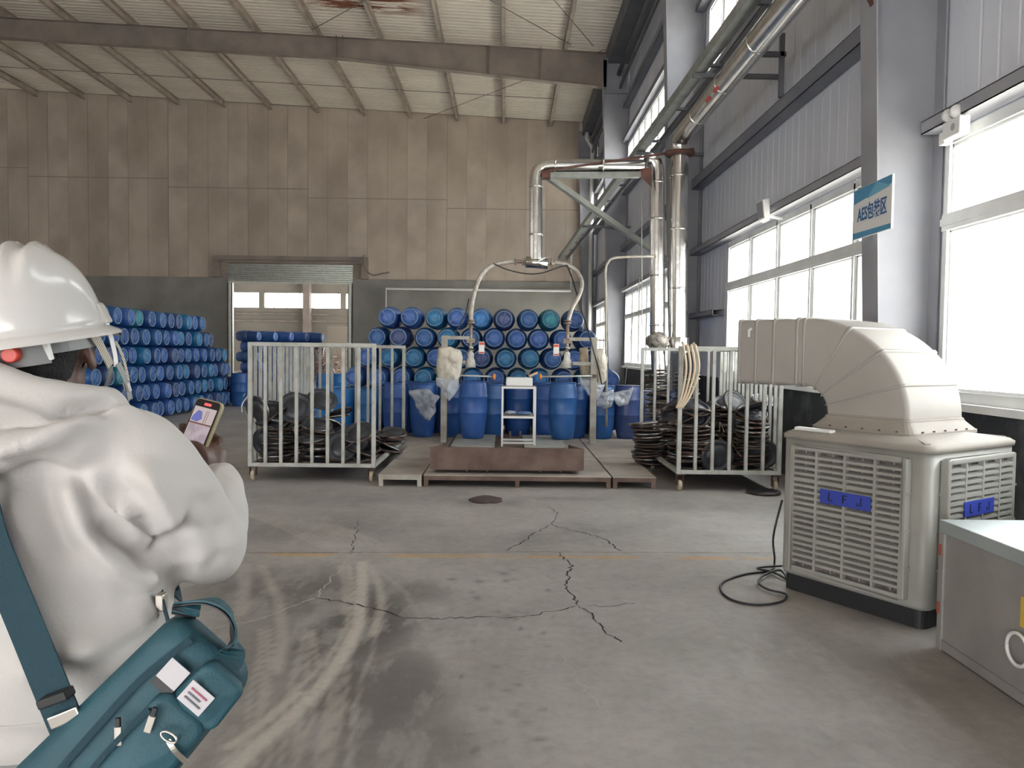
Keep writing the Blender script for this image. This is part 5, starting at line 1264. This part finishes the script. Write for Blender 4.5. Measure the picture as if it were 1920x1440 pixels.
def arcband(r1x, r1y, z0_, z1_, a0, a1, th=.003, n=26, dy=-.004):
    mb = MB(); rings = []
    for k in range(n+1):
        a = a0 + (a1-a0)*k/n; s_, c_ = math.sin(a), math.cos(a); zz = 0
        rings.append([hp((r1x)*s_, r1y*c_+dy, z0_), hp((r1x+th)*s_, (r1y+th)*c_+dy, z0_), hp((r1x+th)*s_, (r1y+th)*c_+dy, z1_), hp(r1x*s_, r1y*c_+dy, z1_)])
    mb.loft(rings, smooth=False); return mb
obj('head_band', arcband(.086,.104,-.012,.026, .5*math.pi-.3, 1.5*math.pi+.3), M['harness'], hat)
obj('nape_pad', arcband(.093,.112,-.026,.012, math.pi-.5, math.pi+.5, .006), M['harness'], hat)
mb = MB(); q0, q1 = hp(0,-.118,-.004), hp(0,-.140,-.004); mb.cyl(q0, q1, .013, .012, seg=16); obj('red_knob', mb, mat('red_knob', (.55,.05,.03), .4), hat, bevel=.002)
for x in (.045,-.045):
    mb = MB(); mb.bar(hp(x,-.106,-.02), hp(x,-.118,.034), .012, .006); obj('clip', mb, M['white'], hat)
M['strap_w'] = mat('white_webbing', (.66,.64,.58), .8)
nt = M['strap_w'].node_tree; wv = nt.nodes.new('ShaderNodeTexWave'); wv.inputs['Scale'].default_value = 110; wv.bands_direction = 'DIAGONAL'; tcx = nt.nodes.new('ShaderNodeTexCoord'); nt.links.new(tcx.outputs['Object'], wv.inputs[0]); cr = nt.nodes.new('ShaderNodeValToRGB'); cr.color_ramp.elements[0].color = (.16,.13,.10,1); cr.color_ramp.elements[1].color = (.72,.68,.60,1); cr.color_ramp.elements[0].position = .3; cr.color_ramp.elements[1].position = .45; nt.links.new(wv.outputs[0], cr.inputs[0]); nt.links.new(cr.outputs[0], nt.nodes['Principled BSDF'].inputs['Base Color'])
def ribbon(pts, wdt, m, parent, name='strap', th=.0018, nrm=None):
    P = smooth(pts, 5); mb = MB(); rings = []
    for i, p_ in enumerate(P):
        d = (P[min(i+1,len(P)-1)] - P[max(i-1,0)]).normalized(); nn = Vector(nrm) if nrm else rt
        s_ = d.cross(nn).normalized() * wdt/2; nn2 = s_.cross(d).normalized() * th/2
        rings.append([p_ - s_ - nn2, p_ + s_ - nn2, p_ + s_ + nn2, p_ - s_ + nn2])
    mb.loft(rings, smooth=False); return obj(name, mb, M[m], parent, w_=False)
side_n = tuple((rt*.8 - fwd*.5).normalized())
ribbon([hp(.094,-.040,.028), hp(.097,-.010,-.005), hp(.098,.022,-.034), hp(.098,.040,-.052)], .017, 'strap_w', hat, 'webbing_strap', nrm=side_n)
ribbon([hp(.104,.040,.035), hp(.106,.046,.00), hp(.106,.050,-.035), hp(.104,.050,-.055)], .010, 'white', hat, 'strap', nrm=side_n)
ribbon([hp(.108,.052,-.050), hp(.112,.060,-.075), hp(.114,.062,-.098), hp(.114,.062,-.12)], .012, 'harness', hat, 'strap', nrm=side_n)
ribbon([hp(.108,.066,-.010), hp(.114,.070,-.04), hp(.116,.068,-.08), hp(.114,.066,-.105)], .006, 'strap_w', hat, 'loose_cord', nrm=side_n)
mb = MB(); mb.bar(hp(.113,.060,-.088), hp(.114,.062,-.104), .016, .006); obj('buckle', mb, M['white'], hat, bevel=.001)
ribbon([hp(.098,.036,-.055), hp(.088,.052,-.075), hp(.065,.070,-.105), hp(.03,.075,-.125), hp(0,.070,-.13)], .012, 'harness', hat, 'chin_strap', nrm=side_n)
# ---- hoodie
h = MB()
sec = [(1.005,.212,.148,0),(1.04,.225,.160,0),(1.09,.238,.170,0),(1.2,.230,.160,0),(1.32,.226,.152,0),(1.40,.220,.145,0),(1.455,.185,.125,0),(1.50,.125,.105,0),(1.53,.10,.095,0)]
h.loft([[Vector((-.805 + rx*math.cos(2*math.pi*k/28), 1.315 + ry*math.sin(2*math.pi*k/28), z)) for k in range(28)] for z, rx, ry, _ in sec])
for A, B, C in ((S_R, E_R, W_R), (S_L, E_L, W_L)):
    ex = (B - A).cross(C - B).normalized()*0
    limb(h, smooth([A + Vector((0,0,-.01)), A.lerp(B,.5) + Vector((.012 if A.x > -.8 else -.01,-.005,0)), B + Vector((.008 if A.x > -.8 else 0,0,-.012))], 3), [.086,.085,.083,.079,.075,.072,.070], 16)
    q = C.lerp(B, .10); limb(h, smooth([B + Vector((.005,0,-.012)), B.lerp(q,.55), q], 3), [.070,.072,.070,.066,.060,.053,.047], 16)
    b2 = C.lerp(B, -.02); limb(h, [q, C.lerp(B,.02)], [.040,.037], 14)
# hood: rolled collar and draped bag of the hood
def ringtube(mb, c, rx, ry, r, dz=None, n=26, tiltx=0):
    P = [Vector((c[0]+rx*math.cos(2*math.pi*k/n), c[1]+ry*math.sin(2*math.pi*k/n), c[2]+ (tiltx*math.sin(2*math.pi*k/n)) - max(0, rx*math.cos(2*math.pi*k/n)+.02)*.36)) for k in range(n+1)]
    mb.tube(P, [r*(1+.22*math.sin(2*math.pi*k/n*2+1)) for k in range(n+1)], 12)
ringtube(h, (-.805,1.285,1.540), .125, .095, .042, tiltx=-.018)
ringtube(h, (-.805,1.245,1.503), .150, .100, .038, tiltx=-.012)
ell(h, (-.835,1.165,1.465), (.150,.064,.066)); ell(h, (-.80,1.175,1.462), (.15,.055,.045)); ell(h, (-.855,1.155,1.425), (.085,.05,.045))
W_f = lambda px, py: (at(px, py, 1.16).x, at(px, py, 1.16).z)
FOLD = [([(105,930),(125,1005),(180,1085),(250,1145),(298,1190)], .015, .017), ([(200,960),(230,1030),(280,1110),(303,1160)], .013, .015), ([(235,895),(262,970),(290,1045),(312,1085)], .014, .014), ([(150,900),(175,990),(235,1080),(296,1130)], .010, .014),
        ([(60,1250),(150,1215),(250,1190),(300,1180)], .012, .022), ([(150,1320),(210,1260),(290,1205)], .010, .02), ([(20,960),(40,1080),(90,1190),(180,1260)], .009, .025), ([(60,900),(80,960),(110,1040)], -.008, .02), ([(160,1010),(200,1075),(270,1140)], -.011, .012), ([(215,990),(255,1065),(300,1135)], -.010, .010),
        ([(30,835),(100,815),(170,790),(215,765)], .010, .012), ([(10,790),(90,780),(160,760),(205,745)], -.012, .012)]
FP = [([W_f(*q) for q in l], a, s_) for l, a, s_ in FOLD]
SLV = [([(330,870),(350,930),(345,1000),(330,1060)], .010, .014), ([(370,900),(395,950),(400,1010),(385,1060)], .009, .013), ([(410,930),(425,975),(418,1030)], -.009, .011), ([(310,900),(320,960),(312,1030)], -.010, .012), ([(300,840),(345,880),(405,905)], .007, .014), ([(350,985),(390,975),(440,985)], -.008, .010), ([(340,1040),(380,1030),(430,1020)], .007, .012)]
W_s = lambda px, py: (at(px, py, 1.36).x, at(px, py, 1.36).z)
FS = [([W_s(*q) for q in l], a, s_) for l, a, s_ in SLV]
def folds(me, off):
    n = len(me.vertices); co = np.empty(n*3, np.float32); me.vertices.foreach_get('co', co); co = co.reshape(-1,3); nr = np.empty(n*3, np.float32); me.vertices.foreach_get('normal', nr) if hasattr(me.vertices[0], 'normal') else None; nr = nr.reshape(-1,3)
    wc = co + np.array(off, np.float32); P = wc[:, [0,2]].astype(float); d = np.zeros(n)
    back = np.clip(-nr[:,1]*1.6 + .15, 0, 1) * (wc[:,1] < 1.27)
    for l, a, s_ in FP: d += a * 2.6 * np.exp(-(polyd(P, l)/s_)**2) * back
    arm = np.clip(-nr[:,1]*1.6 + .4, 0, 1) * (wc[:,0] > -.60)
    for l, a, s_ in FS: d += a * np.exp(-(polyd(P, l)/s_)**2) * arm
    for i in range(n):
        v_ = Vector(wc[i].tolist()); d[i] += .006*noise.noise(Vector((v_.x*9, v_.y*9, v_.z*5))) + .0025*noise.noise(v_*26)
    co += nr * d[:,None].astype(np.float32); me.vertices.foreach_set('co', co.ravel()); me.update()
    bm = bmesh.new(); bm.from_mesh(me)
    for _ in range(2): bmesh.ops.smooth_vert(bm, verts=bm.verts, factor=.5, use_axis_x=True, use_axis_y=True, use_axis_z=True)
    bm.to_mesh(me); bm.free()
hoodie = fuse('hoodie', h, M['hood'], per, .0075, 5, folds)
rb = MB(); seg = 60; rings = []
for (z, e) in ((1.018,.004),(1.016,.0),(.985,-.004),(.952,-.004),(.950,-.010)): rings.append([Vector((-.805 + (.214+e)*(1+.004*(k%2))*math.cos(2*math.pi*k/seg), 1.315 + (.150+e)*(1+.004*(k%2))*math.sin(2*math.pi*k/seg), z)) for k in range(seg)])
rb.loft(rings[::-1]); obj('hem_ribbing', rb, M['hood'], per, w_=False)
tr2 = MB()
tr2.loft([[Vector((-.805+rx*math.cos(2*math.pi*k/20), 1.315+ry*math.sin(2*math.pi*k/20), z)) for k in range(20)] for z, rx, ry in ((.82,.185,.145),(.92,.195,.15),(.98,.18,.135))])
for s_ in (-1, 1):
    hx = -.805 + s_*.09; ax = -.805 + s_*.115; limb(tr2, smooth([(hx,1.315,.86),(hx+s_*.01,1.325,.66),(ax,1.335,.48),(ax,1.32,.28),(ax,1.315,.07)],3), [.105,.10,.098,.095,.09,.086,.082,.078,.076,.074,.072,.07,.068], 16)
fuse('trousers', tr2, M['trouser'], per, .01, 4)
for s_ in (-1, 1):
    ax = -.805 + s_*.12; sh = MB(); limb(sh, [(ax,1.27,.052),(ax,1.36,.05),(ax+s_*.015,1.49,.042)], [.052,.05,.042]); 
    fuse('shoe', sh, M['shoe'], per, .008, 3, lambda me, off: [setattr(v_, 'co', Vector((v_.co.x, v_.co.y, max(v_.co.z, .002)))) for v_ in me.vertices] and None)
# ---- phone held in the hand
ph = empty('phone', PC, 0, 'phone in a tan case held up in the hand, its screen showing the scene', 'phone')
def pbox(x0, x1, y0, y1, z0, z1):
    mb = MB(); mb.hexa([pp(x0,y0,z0),pp(x1,y0,z0),pp(x1,y1,z0),pp(x0,y1,z0),pp(x0,y0,z1),pp(x1,y0,z1),pp(x1,y1,z1),pp(x0,y1,z1)]); return mb
def prr(hx, hy, r, z, n=5): return [pp(a_, b2_, z) for a_, b2_, _ in rrect(hx, hy, r, 0, n)]
mb = MB(); mb.loft([prr(.0375,.0745,.011,-.0055), prr(.0385,.0755,.012,-.003), prr(.0385,.0755,.012,.0035), prr(.0375,.0745,.011,.0045)], smooth=False); obj('case', mb, mat('tan_case', (.42,.36,.22), .5), ph)
mb = MB(); mb.loft([prr(.0355,.0725,.010,.0046), prr(.0355,.0725,.010,.0052)], smooth=False); obj('black_border', mb, M['black'], ph)
def emis(name, c, s=1.0):
    m = bpy.data.materials.new(name); m.use_nodes = True; p = m.node_tree.nodes['Principled BSDF']; p.inputs['Base Color'].default_value = (.02,.02,.02,1); p.inputs['Emission Color'].default_value = (*c,1); p.inputs['Emission Strength'].default_value = s; return m
ms = bpy.data.materials.new('phone_screen'); ms.use_nodes = True; nt = ms.node_tree; N = nt.nodes; L = nt.links; p = N['Principled BSDF']; tc = N.new('ShaderNodeTexCoord')
n_ = N.new('ShaderNodeTexNoise'); n_.inputs['Scale'].default_value = 55; n_.inputs['Detail'].default_value = 3; L.new(tc.outputs['Object'], n_.inputs[0])
r_ = N.new('ShaderNodeValToRGB'); e_ = r_.color_ramp.elements; e_[0].position = .40; e_[0].color = (.35,.28,.32,1); e_[1].position = .6; e_[1].color = (.47,.39,.42,1); L.new(n_.outputs[0], r_.inputs[0]); L.new(r_.outputs[0], p.inputs['Emission Color']); p.inputs['Emission Strength'].default_value = .75; p.inputs['Base Color'].default_value = (.02,.02,.02,1); p.inputs['Roughness'].default_value = .1
obj('screen_floor', pbox(-.032,.032,-.062,.0175,.0052,.0056), ms, ph)
obj('screen_wall', pbox(-.032,.032,.0175,.056,.0052,.0056), emis('screen_wall', (.50,.42,.42), .75), ph)
obj('screen_strip', pbox(-.032,.032,.0175,.021,.0056,.0059), emis('screen_strip', (.16,.08,.07), .7), ph)
mb = MB(); q = [(-.030,.024),(-.012,.022),(.0,.030),(-.006,.046),(-.018,.048),(-.028,.034)]; mb.add([pp(x,y,.0059) for x,y in q] + [pp(x,y,.0055) for x,y in q], [tuple(range(6)), tuple(reversed(range(6,12)))] + [(i,6+i,6+(i+1)%6,(i+1)%6) for i in range(6)]); obj('screen_drums', mb, emis('screen_drums', (.13,.15,.42), .75), ph, w_=False)
for x0_, x1_ in ((.006,.008),(.012,.0135)): obj('screen_pipe', pbox(x0_, x1_, .022,.050,.0056,.006), emis('screen_pipe%d' % int(x0_*1e4), (.30,.20,.22), .6), ph)
obj('record_mark', pbox(-.009,.011,.0605,.0665,.0053,.0058), emis('record_red', (.95,.12,.12), .9), ph)
# ---- shoulder bag
M['teal'] = mat('teal_nylon', (.014,.066,.090), .6, col2=(.02,.088,.115), scale=8, bump=.12, bscale=260)
M['teal_d'] = mat('teal_dark_web', (.010,.044,.062), .75, bump=.3, bscale=300)
M['chrome'] = mat('satin_metal', (.62,.58,.52), .3, .9)
bag = empty('shoulder_bag', (-.55,1.09,1.0), 0, 'teal nylon shoulder bag slung at the person’s right hip with metal zip pulls', 'bag')
BO = at(258, 1352, 1.105); ba = Vector((.645,.20,.74)).normalized(); bc = Vector((.12,-.97,.16)); bc = (bc - ba*bc.dot(ba)).normalized(); bb = ba.cross(bc); 
if bb.z > 0: bb = -bb
def bp(a, b_, c): return BO + ba*a + bb*b_ + bc*c
def bagshape(name, a0, a1, b0, b1, c0, c1, r, m, bulge=.012, seed=1, parent=bag, taper=0):
    mb = MB(); rings = []; n = 7
    for i in range(n+1):
        t = i/n; sc2 = (1 - (2*t-1)**6*.10); c = c0 + (c1-c0)*t; rr = []
        for x, y, _ in rrect((a1-a0)/2*sc2, (b1-b0)/2*sc2, r*sc2, 0, 6):
            y2 = y*(1 - taper*x/((a1-a0)/2))
            p_ = bp((a0+a1)/2 + x, (b0+b1)/2 + y2, c); nn = noise.noise(p_*22 + Vector((seed,0,0)))*.005; rr.append(p_ + bc*nn + bb*nn)
        rings.append(rr)
    # puffed front
    for f in (.9,.7,.4,.1):
        rr = []
        for x, y, _ in rrect((a1-a0)/2*.9*f, (b1-b0)/2*.9*f, r*.9*f, 0, 6):
            p_ = bp((a0+a1)/2 + x, (b0+b1)/2 + y*(1-taper*x/((a1-a0)/2)), c1 + bulge*(1-f*f)); p_ += bc*(noise.noise(p_*20 + Vector((0,seed,0)))*.007); rr.append(p_)
        rings.append(rr)
    mb.loft(rings); return obj(name, mb, m, parent, w_=False)
bagshape('bag_body', -.175,.150,-.075,.090,-.045,.020, .035, M['teal'], .014, 1, taper=.10)
bagshape('front_pocket', -.135,.075,-.005,.085,.020,.052, .022, M['teal'], .012, 5)
bagshape('side_pocket', .060,.140,.015,.090,.018,.044, .02, M['teal'], .012, 9)
ribbon([bp(-.17,-.030,.033), bp(-.05,-.034,.040), bp(.06,-.034,.038), bp(.14,-.02,.030)], .010, 'teal_d', bag, 'zip_tape', nrm=tuple(bc))
ribbon([bp(-.12,.006,.056), bp(-.03,.000,.062), bp(.045,.004,.058)], .008, 'teal_d', bag, 'zip_tape', nrm=tuple(bc))
def pull(a, b_, c, dirv, L_=.026, w_2=.010, name='zip_pull'):
    q = bp(a, b_, c); mb = MB(); mb.bar(q, q + dirv*L_, w_2, .0035, up=tuple(bc)); obj(name, mb, M['chrome'], bag, bevel=.001)
    mb = MB(); mb.bar(q - dirv*.012, q, .006, .006, up=tuple(bc)); obj('zip_slider', mb, M['black'], bag)
dn = Vector((0.03,-.05,-1)).normalized()
pull(.003,-.012,.058, dn); pull(.045,.014,.066, (dn + Vector((-.35,0,0))).normalized(), .024)
mb = MB(); c_0 = bp(.040,.050,.070); dd_ = Vector((.85,0,-.5)).normalized(); ss_ = dd_.cross(bc).normalized()
mb.tube([c_0 + dd_*.012*math.cos(t) + ss_*.0055*math.sin(t) for t in [2*math.pi*k/14 for k in range(15)]], .0018, 6); obj('zip_ring', mb, M['chrome'], bag)
ribbon([bp(.036,.052,.068), bp(.030,.070,.066), bp(.022,.092,.050)], .007, 'chrome', bag, 'metal_zip', nrm=tuple(bc))
mb = MB(); 
def patch(a0,a1,b0,b1,c0,m,name):
    mb = MB(); mb.hexa([bp(a0,b0,c0),bp(a1,b0,c0),bp(a1,b1,c0),bp(a0,b1,c0),bp(a0,b0,c0+.002),bp(a1,b0,c0+.002),bp(a1,b1,c0+.002),bp(a0,b1,c0+.002)]); return obj(name, mb, m, bag)
M['labelw'] = mat('label_white', (.58,.56,.58), .7)
patch(.078,.110,-.022,.012,.041,M['labelw'],'white_label'); patch(.066,.078,-.022,.012,.0405,M['black'],'label_edge')
patch(.080,.112,.022,.062,.058,M['labelw'],'sewn_tag')
for k in range(3): patch(.088+.007*k,.090+.007*k,.028,.056-.006*(k%2),.0601,mat('tag_print%d' % k, (.42,.12,.18) if k == 2 else (.16,.16,.2), .7),'tag_print')
# loops and straps
lp = [bp(.150,-.055,-.01), bp(.170,-.060,.004), bp(.196,-.035,.012), bp(.196,.000,.008), bp(.165,.030,.004), bp(.140,.045,.01)]
ribbon(lp, .040, 'teal', bag, 'end_loop', .003, nrm=tuple((ba*.8 - bb*.4).normalized()))
ribbon([q + bc*-.004 - ba*.006 for q in lp], .036, 'black', bag, 'loop_lining', .002, nrm=tuple((ba*.8 - bb*.4).normalized()))
bn = (0,-1,.1)
def S3(px, py, Y): return at(px, py, Y)
ribbon([Vector((-.985,1.30,1.525)), Vector((-1.0,1.22,1.50)), S3(-75,860,1.135), S3(-15,1020,1.12), S3(45,1165,1.115), S3(100,1300,1.10), S3(140,1395,1.085), S3(165,1440,1.08)], .052, 'teal_d', bag, 'shoulder_strap', .003, nrm=bn)
ribbon([Vector((-.985,1.30,1.525)), Vector((-.95,1.40,1.50)), Vector((-.86,1.48,1.36)), Vector((-.70,1.49,1.22)), Vector((-.60,1.42,1.14)), S3(303,1100,1.33), S3(306,1130,1.28), S3(322,1190,1.15)], .026, 'teal_d', bag, 'shoulder_strap', .003, nrm=(.5,.8,.1))
mb = MB(); q = S3(302,1128,1.27); mb.box(q.x-.006,q.x+.008,q.y-.01,q.y+.01,q.z-.014,q.z+.014); obj('buckle', mb, M['chrome'], bag, bevel=.002)
mb = MB(); q0, q1 = S3(78,1318,1.088), S3(132,1298,1.088); mb.bar(q0, q1, .014, .026, up=(0,-1,0)); obj('slider', mb, M['black'], bag, bevel=.003)
mb = MB(); q0, q1 = S3(92,1358,1.082), S3(148,1335,1.082); mb.bar(q0, q1, .004, .018, up=(0,0,1)); obj('metal_slider', mb, M['chrome'], bag, bevel=.002)
